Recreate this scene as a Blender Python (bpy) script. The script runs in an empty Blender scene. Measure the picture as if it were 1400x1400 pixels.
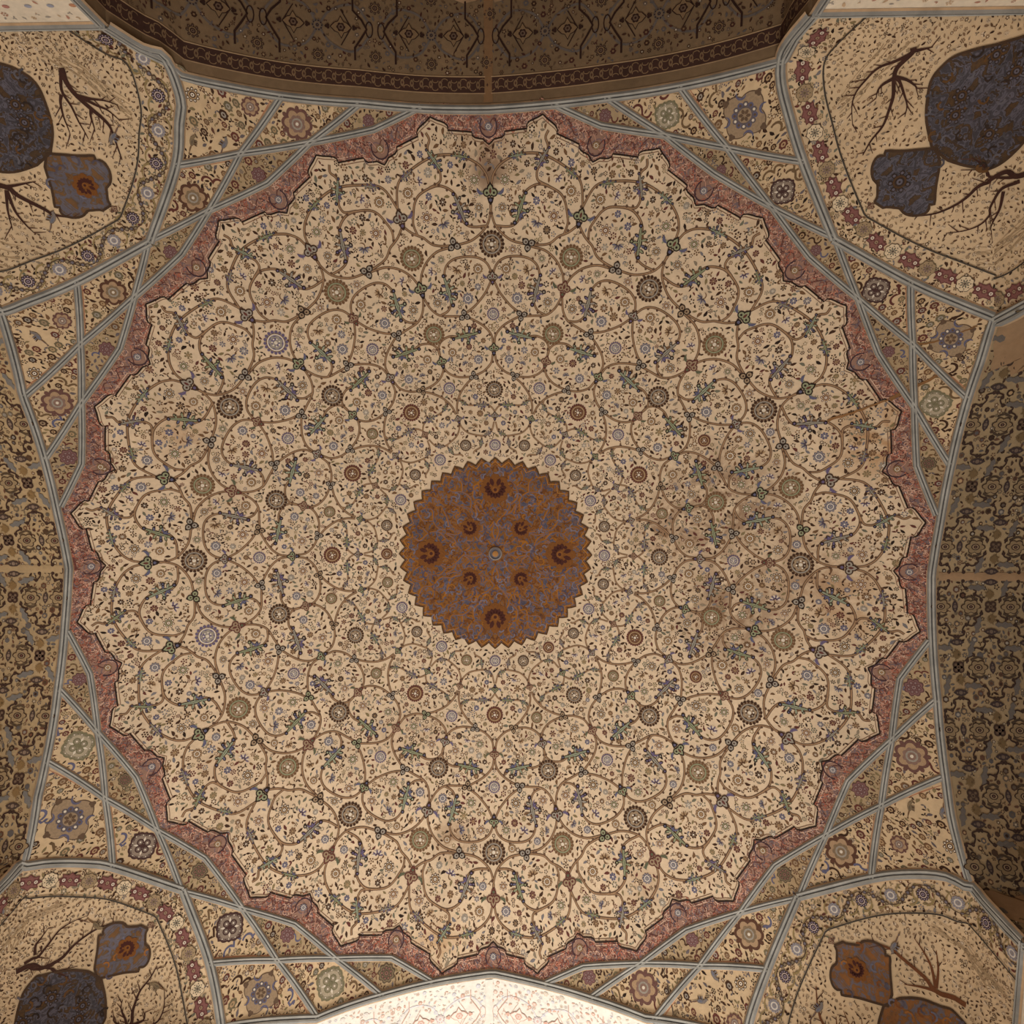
import bpy, math, random
import numpy as np
from mathutils import Matrix, Vector

# ------------------------------------------------------------------ camera, light, exposure
sc = bpy.context.scene
col = sc.collection
F = 850.0                                   # focal length in pixels of the 1400 px frame


def rotv(w):
    t = np.linalg.norm(w); k = w / t
    K = np.array([[0, -k[2], k[1]], [k[2], 0, -k[0]], [-k[1], k[0], 0]])
    return np.eye(3) + np.sin(t) * K + (1 - np.cos(t)) * K @ K


# room axes: +x = right arch, +y = bottom (open, daylit) arch, +z = up; the visitor looks straight up
RM = rotv(np.array([9.01492576e-02, 2.74510392e-02, 3.89662620e-03]))
CAM = np.array([0.52334, -1.53181, 0.0])
cam = bpy.data.cameras.new('camera'); co = bpy.data.objects.new('camera', cam); col.objects.link(co)
cam.sensor_width = 36.0; cam.lens = F / 1400.0 * 36.0; cam.clip_end = 200
m = Matrix.Identity(4)
for i in range(3):
    m[i][0] = RM[0][i]; m[i][1] = -RM[1][i]; m[i][2] = -RM[2][i]; m[i][3] = CAM[i]
co.matrix_world = m
sc.camera = co

world = bpy.data.worlds.new('world'); sc.world = world; world.use_nodes = True
bg = world.node_tree.nodes['Background']; bg.inputs[0].default_value = (0.95, 0.92, 0.85, 1); bg.inputs[1].default_value = 0.35


def area(name, loc, target, sx, sy, power, colr):
    l = bpy.data.lights.new(name, 'AREA'); l.shape = 'RECTANGLE'; l.size = sx; l.size_y = sy; l.energy = power; l.color = colr
    o = bpy.data.objects.new(name, l); col.objects.link(o); o.location = loc
    o.rotation_euler = (Vector(target) - Vector(loc)).to_track_quat('-Z', 'Y').to_euler()
    return o


# daylight coming in low through the open arch at the bottom of the photo, and its bounce off the hall floor
area('daylight_from_open_arch', (0.6, 8.3, -0.9), (0, 1.5, 8.0), 6.0, 4.0, 1200, (1.0, 0.99, 0.955))
area('floor_bounce', (-0.8, 1.2, -1.45), (-0.8, 1.2, 8.0), 7.0, 6.0, 430, (1.0, 0.98, 0.93))

sc.view_settings.view_transform = 'Standard'
sc.view_settings.look = 'None'
sc.view_settings.gamma = 1.0
sc.view_settings.use_curve_mapping = False
sc.view_settings.exposure = 0.0

# ------------------------------------------------------------------ geometry of the vault
RS = (5.78 ** 2 + 1.64 ** 2) / (2 * 1.64)


def zs(r):                                   # height of the painted vault over plan radius r (above eye level)
    if r <= 5.78:
        return 9.69 - RS + math.sqrt(RS * RS - r * r)
    d = r - 5.78
    return 8.05 - .6 * d - .36 * d * d


def zp(x, y): return zs(math.hypot(x, y))


def slope(r): return -r / math.sqrt(RS * RS - r * r) if r <= 5.78 else -.6 - .72 * (r - 5.78)


def vnorm(x, y):                             # unit normal facing the room
    r = math.hypot(x, y)
    if r < 1e-6: return np.array([0, 0, -1.])
    s = slope(r)
    n = np.array([s * x / r, s * y / r, -1.0])
    return n / np.linalg.norm(n)


def un(u, v):                                # where the line of sight through a surveyed point meets the vault
    d = RM.T @ np.array([(u - 700) / F, (v - 700) / F, 1.0]); t = 8.0
    for _ in range(60):
        p = CAM + t * d; t -= (p[2] - zp(p[0], p[1])) / 1.3
    return CAM + t * d


def S(r, g, b, k=1.0):                       # sRGB 0-255 -> linear
    def f(c):
        c /= 255.0
        return c / 12.92 if c <= .04045 else ((c + .055) / 1.055) ** 2.4
    return (min(1, f(r) * k), min(1, f(g) * k), min(1, f(b) * k), 1.0)


K_ = 1.22
def C(r, g, b): return S(r, g, b, K_)


BROWN = C(56, 34, 20); DBROWN = C(36, 22, 14); MBROWN = C(98, 70, 46); TAN = C(150, 122, 90); MAROON = C(84, 44, 36)
BLUE = C(82, 79, 98); PURP = C(88, 76, 100); GREEN = C(124, 124, 96); DGREEN = C(80, 80, 60); GREY = C(132, 122, 110); PALE = C(190, 176, 158)
CREAM = C(188, 161, 131); OLIVE = C(112, 96, 66); PINK = C(150, 104, 86); TAUPE = C(134, 112, 88); OCHRE = C(160, 118, 70)

rnd = random.Random(7)

# ------------------------------------------------------------------ materials


def newmat(name, rough=.88):
    mt = bpy.data.materials.new(name); mt.use_nodes = True
    nt = mt.node_tree; b = nt.nodes['Principled BSDF']
    b.inputs['Roughness'].default_value = rough
    b.inputs['Specular IOR Level'].default_value = .25
    return mt, nt, b


def node(nt, typ, **kw):
    n = nt.nodes.new(typ)
    for k, v in kw.items(): setattr(n, k, v)
    return n


def mixc(nt, blend, fac, a, b):
    n = node(nt, 'ShaderNodeMix', data_type='RGBA', blend_type=blend)
    for sock, val in ((n.inputs[0], fac), (n.inputs[6], a), (n.inputs[7], b)):
        if isinstance(val, (int, float, tuple)): sock.default_value = val
        else: nt.links.new(val, sock)
    return n.outputs[2]


def noise(nt, vec, scale, detail=4, rough=.55, dist=0.0):
    n = node(nt, 'ShaderNodeTexNoise'); n.inputs['Scale'].default_value = scale; n.inputs['Detail'].default_value = detail
    n.inputs['Roughness'].default_value = rough; n.inputs['Distortion'].default_value = dist
    nt.links.new(vec, n.inputs['Vector'])
    return n.outputs['Fac']


def ramp(nt, fac, stops, interp='LINEAR'):
    n = node(nt, 'ShaderNodeValToRGB'); n.color_ramp.interpolation = interp
    e = n.color_ramp.elements
    while len(e) < len(stops): e.new(.5)
    for q, (p, c) in zip(e, stops): q.position = p; q.color = c
    nt.links.new(fac, n.inputs[0])
    return n.outputs[0]


def plaster(name, base, var=.12, stains=(), rough=.9, dirt=C(120, 88, 58), dirtamt=.35):
    mt, nt, b = newmat(name, rough)
    tc = node(nt, 'ShaderNodeTexCoord'); v = tc.outputs['Object']
    lo = tuple(c * (1 - var) for c in base[:3]) + (1,); hi = tuple(min(1, c * (1 + var)) for c in base[:3]) + (1,)
    c1 = ramp(nt, noise(nt, v, 1.1, 5, .6), [(.3, lo), (.7, hi)])
    c2 = mixc(nt, 'MULTIPLY', 1.0, c1, ramp(nt, noise(nt, v, 14, 4), [(.3, (.9, .9, .9, 1)), (.7, (1.06, 1.06, 1.06, 1))]))
    d = ramp(nt, noise(nt, v, .55, 6, .68, .4), [(.56, (0, 0, 0, 1)), (.74, (dirtamt, dirtamt, dirtamt, 1))])
    out = mixc(nt, 'MIX', d, c2, dirt)
    for (p, rad, amt, cc) in stains:
        vm = node(nt, 'ShaderNodeVectorMath', operation='DISTANCE'); vm.inputs[1].default_value = tuple(p); nt.links.new(v, vm.inputs[0])
        mr = node(nt, 'ShaderNodeMapRange'); mr.inputs[1].default_value = rad; mr.inputs[2].default_value = rad * .1
        mr.inputs[3].default_value = 0; mr.inputs[4].default_value = amt; nt.links.new(vm.outputs['Value'], mr.inputs[0])
        nz = ramp(nt, noise(nt, v, 3.2, 6, .7, .6), [(.36, (0, 0, 0, 1)), (.56, (1, 1, 1, 1))])
        mm = node(nt, 'ShaderNodeMath', operation='MULTIPLY'); nt.links.new(mr.outputs[0], mm.inputs[0]); nt.links.new(nz, mm.inputs[1])
        out = mixc(nt, 'MIX', mm.outputs[0], out, cc)
    nt.links.new(out, b.inputs['Base Color'])
    bp = node(nt, 'ShaderNodeBump'); bp.inputs['Strength'].default_value = .12; bp.inputs['Distance'].default_value = .02
    nt.links.new(noise(nt, v, 22, 5), bp.inputs['Height']); nt.links.new(bp.outputs[0], b.inputs['Normal'])
    return mt


def pigment(name, lo=.82, hi=1.14, rough=.85, sc_=9.0):
    mt, nt, b = newmat(name, rough)
    at = node(nt, 'ShaderNodeAttribute', attribute_name='paint')
    tc = node(nt, 'ShaderNodeTexCoord')
    g = ramp(nt, noise(nt, tc.outputs['Object'], sc_, 5, .6), [(.3, (lo, lo, lo, 1)), (.7, (hi, hi, hi, 1))])
    nt.links.new(mixc(nt, 'MULTIPLY', 1.0, at.outputs['Color'], g), b.inputs['Base Color'])
    return mt


def kaleido(name, fold, stops, scale, dist=1.6):
    mt, nt, b = newmat(name, .7)
    tc = node(nt, 'ShaderNodeTexCoord'); sp = node(nt, 'ShaderNodeSeparateXYZ'); nt.links.new(tc.outputs['Object'], sp.inputs[0])
    a = node(nt, 'ShaderNodeMath', operation='ARCTAN2'); nt.links.new(sp.outputs[1], a.inputs[0]); nt.links.new(sp.outputs[0], a.inputs[1])
    pp = node(nt, 'ShaderNodeMath', operation='PINGPONG'); pp.inputs[1].default_value = math.pi / fold; nt.links.new(a.outputs[0], pp.inputs[0])
    fl = node(nt, 'ShaderNodeCombineXYZ'); nt.links.new(sp.outputs[0], fl.inputs[0]); nt.links.new(sp.outputs[1], fl.inputs[1])
    x2 = node(nt, 'ShaderNodeVectorMath', operation='LENGTH'); nt.links.new(fl.outputs[0], x2.inputs[0])
    cs = node(nt, 'ShaderNodeMath', operation='COSINE'); sn = node(nt, 'ShaderNodeMath', operation='SINE')
    nt.links.new(pp.outputs[0], cs.inputs[0]); nt.links.new(pp.outputs[0], sn.inputs[0])
    cx = node(nt, 'ShaderNodeMath', operation='MULTIPLY'); cy = node(nt, 'ShaderNodeMath', operation='MULTIPLY')
    nt.links.new(cs.outputs[0], cx.inputs[0]); nt.links.new(x2.outputs['Value'], cx.inputs[1])
    nt.links.new(sn.outputs[0], cy.inputs[0]); nt.links.new(x2.outputs['Value'], cy.inputs[1])
    cb = node(nt, 'ShaderNodeCombineXYZ'); nt.links.new(cx.outputs[0], cb.inputs[0]); nt.links.new(cy.outputs[0], cb.inputs[1])
    n1 = noise(nt, cb.outputs[0], scale, 2.5, .55, dist)
    c1 = ramp(nt, n1, stops)
    g = ramp(nt, noise(nt, tc.outputs['Object'], 3.0, 6, .7), [(.3, (.7, .7, .7, 1)), (.7, (1.2, 1.2, 1.2, 1))])
    nt.links.new(mixc(nt, 'MULTIPLY', 1.0, c1, g), b.inputs['Base Color'])
    return mt


_st = lambda u, v: un(u, v)
BR_ST = C(112, 80, 54)
M_DOME = plaster('dome_plaster', C(188, 164, 136), .09, stains=(
    (_st(985, 690), 1.25, .9, C(104, 74, 50)), (_st(1000, 840), 1.1, .85, C(104, 74, 50)), (_st(905, 730), .65, .8, BR_ST), (_st(1205, 600), .8, .85, C(146, 104, 62)), (_st(1110, 780), .9, .7, C(120, 86, 58)),
    (_st(1170, 830), .7, .55, C(150, 110, 70)), (_st(668, 210), .55, .75, C(120, 88, 64)), (_st(620, 1150), .4, .8, C(120, 88, 62)), (_st(668, 240), .3, .8, C(96, 72, 54)),
    (_st(600, 1290), .5, .6, C(158, 120, 78)), (_st(245, 590), .6, .5, C(150, 112, 76)), (_st(880, 1210), .4, .5, C(140, 108, 78))))
M_PANEL = plaster('panel_plaster', C(178, 152, 119), .10)
M_TENT = plaster('tent_panel_plaster', C(148, 125, 95), .12)  # ground darkened to stand in for the shading of the tilted facets
M_SQ = plaster('squinch_plaster', C(182, 156, 124), .12)
M_SHELL = plaster('vault_plaster', C(150, 122, 92), .1)
M_SOFT = plaster('arch_plaster_shaded', C(112, 90, 66), .16, dirt=C(80, 58, 40), dirtamt=.5)  # shade of the top recess put into the base colour
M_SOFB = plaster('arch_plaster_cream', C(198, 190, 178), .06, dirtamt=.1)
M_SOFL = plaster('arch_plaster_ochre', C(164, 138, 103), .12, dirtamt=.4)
M_SOFR = plaster('arch_plaster_right_shade', C(140, 119, 90), .16, dirtamt=.6)  # darker version of the left ground; the right soffit's shade in the colour
M_WALL = plaster('wall_plaster', C(206, 190, 168), .08)
M_BARE = plaster('bare_plaster', C(138, 110, 82), .12)
M_BAREB = plaster('brown_bare_plaster', C(118, 88, 60), .14)  # darker bare plaster for the top crown fillet
M_FLOOR = plaster('floor_stone', C(150, 132, 110), .1)
M_PINK = plaster('border_rose', C(128, 97, 82), .14, dirt=C(104, 66, 54), dirtamt=.5)
M_PAINT = pigment('pigment')
M_RIB = pigment('rib_wash', .78, 1.16, .8, 5.0)
_bl = [(.0, C(48, 44, 54)), (.38, C(66, 60, 72)), (.455, C(90, 82, 92)), (.47, C(96, 58, 18)), (.53, C(122, 76, 18)), (.60, C(100, 56, 14)), (.72, C(62, 32, 16))]
M_MED = kaleido('gilded_medallion', 8, _bl, 12.0, 1.6)
_bd = [(.0, C(42, 36, 36)), (.42, C(56, 50, 54)), (.49, C(84, 79, 88)), (.52, C(46, 34, 26)), (.62, C(72, 50, 26)), (.8, C(40, 30, 24))]
M_MEDB = kaleido('dark_medallion', 2, _bd, 10, 1.6)
_bo = [(.0, C(60, 54, 60)), (.42, C(86, 78, 84)), (.48, C(98, 66, 36)), (.6, C(116, 72, 32)), (.8, C(80, 48, 26))]
_bg = [(.0, C(58, 54, 60)), (.44, C(86, 80, 88)), (.51, C(84, 64, 44)), (.6, C(102, 68, 34)), (.8, C(64, 44, 28))]
M_MEDG = kaleido('slate_medallion', 2, _bg, 10, 1.6)
M_MEDO = kaleido('rust_medallion', 2, _bo, 10, 1.6)

# ------------------------------------------------------------------ mesh building


class PB:
    """painted surface: polygons, each with its own pigment"""

    def __init__(s): s.v = []; s.f = []; s.c = []

    def poly(s, pts, c):
        n = len(s.v); s.v.extend(tuple(map(float, p)) for p in pts); s.f.append(tuple(range(n, n + len(pts)))); s.c.append(c)

    def mesh(s, name):
        me = bpy.data.meshes.new(name); me.from_pydata(s.v, [], s.f)
        a = me.color_attributes.new('paint', 'FLOAT_COLOR', 'CORNER')
        arr = np.repeat(np.array(s.c, dtype=np.float32), [len(f) for f in s.f], axis=0)
        a.data.foreach_set('color', arr.ravel())
        return me

    def build(s, name, mat, parent=None, **props):
        me = s.mesh(name); me.materials.append(mat)
        return obj(name, me, parent, **props)


def obj(name, me, parent=None, **props):
    o = bpy.data.objects.new(name, me); col.objects.link(o)
    if parent is not None: o.parent = parent
    for k, v in props.items(): o[k] = v
    return o


def gmesh(name, verts, faces, mat, smooth=True):
    me = bpy.data.meshes.new(name); me.from_pydata([tuple(map(float, v)) for v in verts], [], faces); me.materials.append(mat)
    if smooth: me.polygons.foreach_set('use_smooth', [True] * len(me.polygons))
    return me


def cr(P, n=6, closed=False):
    """Catmull-Rom through 2-D/3-D points"""
    P = [np.array(p, float) for p in P]
    if closed: Q = [P[-1]] + P + [P[0], P[1]]
    else: Q = [2 * P[0] - P[1]] + P + [2 * P[-1] - P[-2]]
    out = []
    for i in range(1, len(Q) - 2):
        a, b, c, d = Q[i - 1], Q[i], Q[i + 1], Q[i + 2]
        for k in range(n):
            t = k / n
            out.append(.5 * (2 * b + (c - a) * t + (2 * a - 5 * b + 4 * c - d) * t * t + (3 * b - a - 3 * c + d) * t ** 3))
    if not closed: out.append(P[-1])
    return out


def strip2(pb, pts, w, c, mp, lift, taper=0.0):
    """ribbon along a 2-D path; mp(x, y, lift) -> 3-D; each quad its own face"""
    n = len(pts)
    L = []; R = []
    for i, p in enumerate(pts):
        a = pts[max(i - 1, 0)]; b = pts[min(i + 1, n - 1)]
        d = np.array([b[0] - a[0], b[1] - a[1]]); d /= (np.linalg.norm(d) + 1e-9)
        k = i / max(1, n - 1)
        ww = w * (1 - taper * k) / 2
        L.append(mp(p[0] - d[1] * ww, p[1] + d[0] * ww, lift)); R.append(mp(p[0] + d[1] * ww, p[1] - d[0] * ww, lift))
    b0 = len(pb.v)
    for l, r in zip(L, R): pb.v.append(tuple(map(float, l))); pb.v.append(tuple(map(float, r)))
    for i in range(n - 1):
        pb.f.append((b0 + 2 * i, b0 + 2 * i + 1, b0 + 2 * i + 3, b0 + 2 * i + 2)); pb.c.append(c)


def plan(x, y, lift=0.0): return (x, y, zp(x, y) - lift)


def frame_plan(x, y, ang, lift):
    """tangent frame on the vault: X along plan direction ang, Z into the room"""
    n = vnorm(x, y); t = np.array([math.cos(ang), math.sin(ang), 0.0]); t -= n * (t @ n); t /= np.linalg.norm(t)
    return np.array([x, y, zp(x, y)]) + n * lift, t, n


def place(name, me, fr, scale, parent, mirror=False, **props):
    p, t, n = fr
    b = np.cross(n, t) * (-1 if mirror else 1)
    o = obj(name, me, parent, **props)
    mm = Matrix.Identity(4)
    for i in range(3):
        mm[i][0] = t[i] * scale; mm[i][1] = b[i] * scale; mm[i][2] = n[i] * scale; mm[i][3] = p[i]
    o.matrix_world = mm
    return o


# ------------------------------------------------------------------ painted motifs (unit radius, +z towards the room)


def disc(pb, x, y, r, c, z, n=12, sq=1.0, rot=0.0):
    pts = []
    for k in range(n):
        a = 2 * math.pi * k / n
        u, v = r * math.cos(a), r * sq * math.sin(a)
        pts.append((x + u * math.cos(rot) - v * math.sin(rot), y + u * math.sin(rot) + v * math.cos(rot), z))
    pb.poly(pts, c)


def petal(pb, x, y, L, w, ang, c, z):
    ca, sa = math.cos(ang), math.sin(ang)
    pb.poly([(x + a * ca - b * sa, y + a * sa + b * ca, z) for a, b in ((0, 0), (.35 * L, w / 2), (.75 * L, w * .42), (L, 0), (.75 * L, -w * .42), (.35 * L, -w / 2))], c)


def lobed(pb, r, n, amp, c, z, phase=0.0, x=0, y=0, seg=48, power=1.0, sq=1.0):
    pb.poly([(x + r * (1 + amp * (abs(math.cos(n * (2 * math.pi * k / seg - phase) / 2)) ** power * 2 - 1)) * math.cos(2 * math.pi * k / seg),
              y + sq * r * (1 + amp * (abs(math.cos(n * (2 * math.pi * k / seg - phase) / 2)) ** power * 2 - 1)) * math.sin(2 * math.pi * k / seg), z) for k in range(seg)], c)


def crescent(pb, x, y, r, a0, a1, w, c, z, n=8):
    o = []; i_ = []
    for k in range(n + 1):
        t = k / n; a = a0 + (a1 - a0) * t; ww = w * math.sin(math.pi * min(1, .08 + .92 * t)) + .01
        o.append((x + (r + ww / 2) * math.cos(a), y + (r + ww / 2) * math.sin(a), z)); i_.append((x + (r - ww / 2) * math.cos(a), y + (r - ww / 2) * math.sin(a), z))
    pb.poly(o + i_[::-1], c)


def m_sun(c1, c2, c3, n=20):
    pb = PB()
    for k in range(n):
        a = 2 * math.pi * k / n
        petal(pb, .70 * math.cos(a), .70 * math.sin(a), .3, .26, a, c1, .005)
        disc(pb, .78 * math.cos(a + .16), .78 * math.sin(a + .16), .06, c3, .008, 5)
    disc(pb, 0, 0, .76, MBROWN, .01, 24); disc(pb, 0, 0, .70, c2, .02, 24); disc(pb, 0, 0, .60, c1, .03, 20); lobed(pb, .52, 7, .1, c3, .04, seg=28)
    crescent(pb, 0, .05, .34, math.pi * 1.1, math.pi * 1.9, .22, c1, .05); crescent(pb, 0, -.05, .3, math.pi * .2, math.pi * .8, .16, c1, .05)
    for k in range(7):
        a = k * math.pi / 3.5
        disc(pb, .3 * math.cos(a), .3 * math.sin(a), .075, c2 if k % 2 else PALE, .06, 6)
    disc(pb, 0, 0, .14, PALE, .06, 8)
    return pb.mesh('sun_rosette')


def m_flower(c1, c2, c3, n=9):
    pb = PB()
    for k in range(n):
        a = 2 * math.pi * k / n
        disc(pb, .72 * math.cos(a), .72 * math.sin(a), .27, c1, .005, 7, .8, a)
        disc(pb, .74 * math.cos(a), .74 * math.sin(a), .13, c3, .015, 6)
    disc(pb, 0, 0, .56, c2, .02, 14); disc(pb, 0, 0, .40, c1, .03, 12); disc(pb, 0, 0, .26, c3, .04, 9); disc(pb, 0, 0, .1, c1, .05, 6)
    return pb.mesh('flower')


def m_palmette(cb, cl, cd):
    pb = PB()
    for s in (-1, 1):
        crescent(pb, s * .62, .42, .5, math.pi * 1.5, math.pi * (1.5 + s * .48), .24, cb, .005)
        crescent(pb, s * .58, -.3, .36, math.pi * .5, math.pi * (.5 - s * .5), .2, cl, .004)
        disc(pb, s * .3, .02, .34, cd, .01, 12); disc(pb, s * .3, .02, .24, cl, .02, 12); disc(pb, s * .3, .0, .1, cd, .03, 8)
    petal(pb, 0, -.35, 1.15, .62, math.pi / 2, cd, .012); petal(pb, 0, -.22, .85, .4, math.pi / 2, cl, .03); petal(pb, 0, -.1, .5, .2, math.pi / 2, MAROON, .04)
    pb.poly([(-.3, -.35, .02), (.3, -.35, .02), (.18, -.75, .02), (0, -.95, .02), (-.18, -.75, .02)], cd)
    disc(pb, 0, -.55, .13, cb, .03, 8)
    return pb.mesh('palmette')


def m_trefoil(cl):
    pb = PB()
    for k in range(3):
        a = math.pi / 2 + k * 2 * math.pi / 3
        x, y = .5 * math.cos(a), .5 * math.sin(a)
        disc(pb, x, y, .46, DBROWN, .005, 14); petal(pb, x, y, .62, .5, a, DBROWN, .006)
        disc(pb, x, y, .33, cl, .015, 12); disc(pb, x * .9, y * .9, .13, BROWN, .025, 8)
    disc(pb, 0, 0, .2, DBROWN, .03, 8)
    return pb.mesh('trefoil')


def m_acanthus(cg, cb):
    pb = PB()                                # runs from x=-1 to x=1
    body = [(-1, 0), (-.7, .07), (-.4, .05), (-.1, .13), (.2, .11), (.5, .08), (.8, .05), (1, 0), (.7, -.05), (.35, -.06), (0, -.09), (-.35, -.05), (-.7, -.06)]
    pb.poly([(x * 1.04, y * 1.6, .002) for x, y in body], DBROWN); pb.poly([(x, y, .012) for x, y in body], cg)
    pb.poly([(-.8, .01, .02), (0, .04, .02), (.8, .01, .02), (0, 0, .02)], DGREEN)
    for k, (x, y, L, a) in enumerate(((-.45, .05, .42, 2.2), (-.2, .1, .5, 1.9), (.08, .1, .46, 1.35), (-.3, -.04, .44, -2.1), (-.02, -.07, .48, -1.7), (.3, -.04, .36, -1.1), (.45, .06, .34, 1.0))):
        petal(pb, x, y, L, .21, a, DBROWN, .004 + k * .0006); petal(pb, x, y, L * .84, .13, a, cb if k % 2 else cg, .013 + k * .0006)
    for (x, y, r, c) in ((-.95, .05, .15, cb), (-.34, .46, .13, cb), (.02, -.5, .14, cg), (.97, -.02, .13, cb), (.62, .28, .1, cg)):
        disc(pb, x, y, r, DBROWN, .02, 9); disc(pb, x, y, r * .5, c, .028, 7)
    crescent(pb, .42, .58, .42, math.pi * .95, math.pi * 1.75, .13, MBROWN, .008); crescent(pb, -.45, -.5, .34, 0, math.pi * .8, .12, cb, .008)
    return pb.mesh('acanthus_leaf')


def m_fan(c1, c2):
    pb = PB()
    for k in range(8):
        a = math.pi * (.02 + .96 * k / 7)
        petal(pb, .25 * math.cos(a), -.3 + .25 * math.sin(a), .8, .24, a, c1 if k % 2 else c2, .005)
        petal(pb, .1 * math.cos(a), -.3 + .1 * math.sin(a), .42, .14, a, BROWN if k % 2 else c1, .015)
    crescent(pb, .35, -.45, .55, math.pi * .9, math.pi * 1.7, .16, MBROWN, .01)
    return pb.mesh('fan_blossom')


def fin(me, mat=None):
    me.materials.append(mat or M_PAINT); return me


SUN = [fin(m_sun(BROWN, GREY, TAUPE)), fin(m_sun(MBROWN, GREEN, TAUPE)), fin(m_sun(PURP, PALE, GREY, 18)), fin(m_sun(MAROON, TAN, MBROWN, 22))]
FLW = [fin(m_flower(BROWN, TAN, PALE)), fin(m_flower(MBROWN, GREEN, PALE, 8)), fin(m_flower(MAROON, TAN, PALE, 7)), fin(m_flower(BLUE, PALE, GREY, 10)), fin(m_flower(MBROWN, PALE, TAN, 11))]
PAL = [fin(m_palmette(BLUE, GREEN, DBROWN)), fin(m_palmette(PURP, GREY, BROWN)), fin(m_palmette(DGREEN, TAUPE, MAROON))]
TRE = [fin(m_trefoil(GREY)), fin(m_trefoil(TAUPE)), fin(m_trefoil(GREEN))]
ACA = [fin(m_acanthus(GREEN, BLUE)), fin(m_acanthus(GREY, PURP)), fin(m_acanthus(C(128, 130, 108), BLUE))]
FAN = [fin(m_fan(BLUE, GREY)), fin(m_fan(MBROWN, TAN)), fin(m_fan(PURP, PALE))]

# ------------------------------------------------------------------ scattered leaves


class Occ:
    def __init__(s, cell=.16): s.c = cell; s.g = {}

    def add(s, x, y, r):
        k = int(math.ceil(r / s.c))
        i, j = int(math.floor(x / s.c)), int(math.floor(y / s.c))
        for a in range(i - k, i + k + 1):
            for b in range(j - k, j + k + 1): s.g.setdefault((a, b), []).append((x, y, r))

    def free(s, x, y, r):
        i, j = int(math.floor(x / s.c)), int(math.floor(y / s.c))
        for (a, b, q) in s.g.get((i, j), ()):
            if (a - x) ** 2 + (b - y) ** 2 < (q + r) ** 2: return False
        return True


FLECKC = [BROWN, BROWN, DBROWN, BROWN, MBROWN, MBROWN, OLIVE, C(118, 104, 86), C(96, 92, 76), MAROON, C(104, 98, 98)]


def fleck(pb, x, y, L, mp, lift, cols=FLECKC, dense=0.0):
    """one small painted leaf, sprig or floret"""
    k = rnd.random(); a = rnd.uniform(0, 2 * math.pi); c = rnd.choice(cols)

    def leaf(x0, y0, ang, l, cc, bend):
        ca, sa = math.cos(ang), math.sin(ang)
        pb.poly([mp(x0 + l * (p * ca - q * sa), y0 + l * (p * sa + q * ca), lift) for p, q in ((0, 0), (.35, .25 + bend), (.7, .2 + bend), (1, bend * .2), (.62, -.16 + bend), (.28, -.18 + bend * .4))], cc)
    if k < .52 - dense * .2:
        leaf(x - L * .5 * math.cos(a), y - L * .5 * math.sin(a), a, L, c, rnd.uniform(-.12, .12))
    elif k < .74:
        leaf(x, y, a, L * .62, c, .04); leaf(x, y, a + rnd.uniform(1.2, 2.4), L * .55, c, -.04)
        if rnd.random() < .5: leaf(x, y, a + rnd.uniform(3.2, 4.4), L * .5, rnd.choice(cols), 0)
    else:
        n = rnd.choice((5, 6)); r = L * .34
        for q in range(n):
            b = a + 2 * math.pi * q / n
            pb.poly([mp(x + r * math.cos(b) + r * .46 * math.cos(b + d), y + r * math.sin(b) + r * .46 * math.sin(b + d), lift) for d in (0, 1.57, 3.14, 4.71)], c)
        pb.poly([mp(x + r * .4 * math.cos(d), y + r * .4 * math.sin(d), lift) for d in (0, 1.26, 2.5, 3.77, 5.0)], rnd.choice((PALE, TAN, c)))


def scatter(pb, occ, inside, box, n, Lr, mp, lift, gap=.012, cols=FLECKC, dense=0.0):
    x0, x1, y0, y1 = box
    for _ in range(n):
        x = rnd.uniform(x0, x1); y = rnd.uniform(y0, y1)
        if not inside(x, y): continue
        L = rnd.uniform(*Lr)
        if not occ.free(x, y, L * .42 + gap): continue
        occ.add(x, y, L * .42); fleck(pb, x, y, L, mp, lift, cols, dense)


def in_poly(P):
    P = [(float(p[0]), float(p[1])) for p in P]

    def f(x, y):
        r = False; j = len(P) - 1
        for i in range(len(P)):
            xi, yi = P[i]; xj, yj = P[j]
            if (yi > y) != (yj > y) and x < (xj - xi) * (y - yi) / (yj - yi) + xi: r = not r
            j = i
        return r
    return f


# ------------------------------------------------------------------ surveyed nodes of the net vault
NPX = [(744, 139), (908, 187), (1054, 285), (1171, 409), (1248, 557), (1282, 714), (1274, 867), (1217, 1010), (1127, 1140), (1011, 1245), (875, 1315), (736, 1346),
       (602, 1346), (460, 1308), (333, 1240), (217, 1133), (136, 1000), (90, 854), (81, 701), (114, 551), (186, 407), (288, 289), (425, 197), (585, 143)]
MPX = [(667, 147), (821, 174), (975, 239), (1105, 353), (1199, 484), (1251, 637), (1268, 784), (1228, 927), (1158, 1066), (1058, 1181), (937, 1269), (797, 1319),
       (674, 1331), (536, 1307), (404, 1261), (282, 1171), (188, 1061), (125, 920), (101, 776), (114, 634), (166, 477), (250, 349), (367, 252), (512, 179)]
PPX = {2: (993, 204), 3: (1140, 327), 4: (1245.5, 471), 8: (1203, 1099.6), 9: (1090.5, 1225.5), 10: (956, 1318), 14: (380, 1310.5), 15: (250, 1216.5), 16: (146, 1090), 20: (112.5, 471), 21: (205, 331), 22: (330.6, 211.5)}
APX = {1: (828, 127), 5: (1303, 635), 7: (1285, 957), 11: (806, 1369.6), 13: (523, 1367), 17: (77, 943), 19: (56, 629), 23: (492, 135)}     # ribs meeting an arch
BPX = {2: (930, 111), 4: (1329.5, 544), 8: (1294, 1065), 10: (893, 1404), 14: (433, 1399), 16: (58, 1042.6), 20: (27, 541), 22: (383, 124)}
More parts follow.
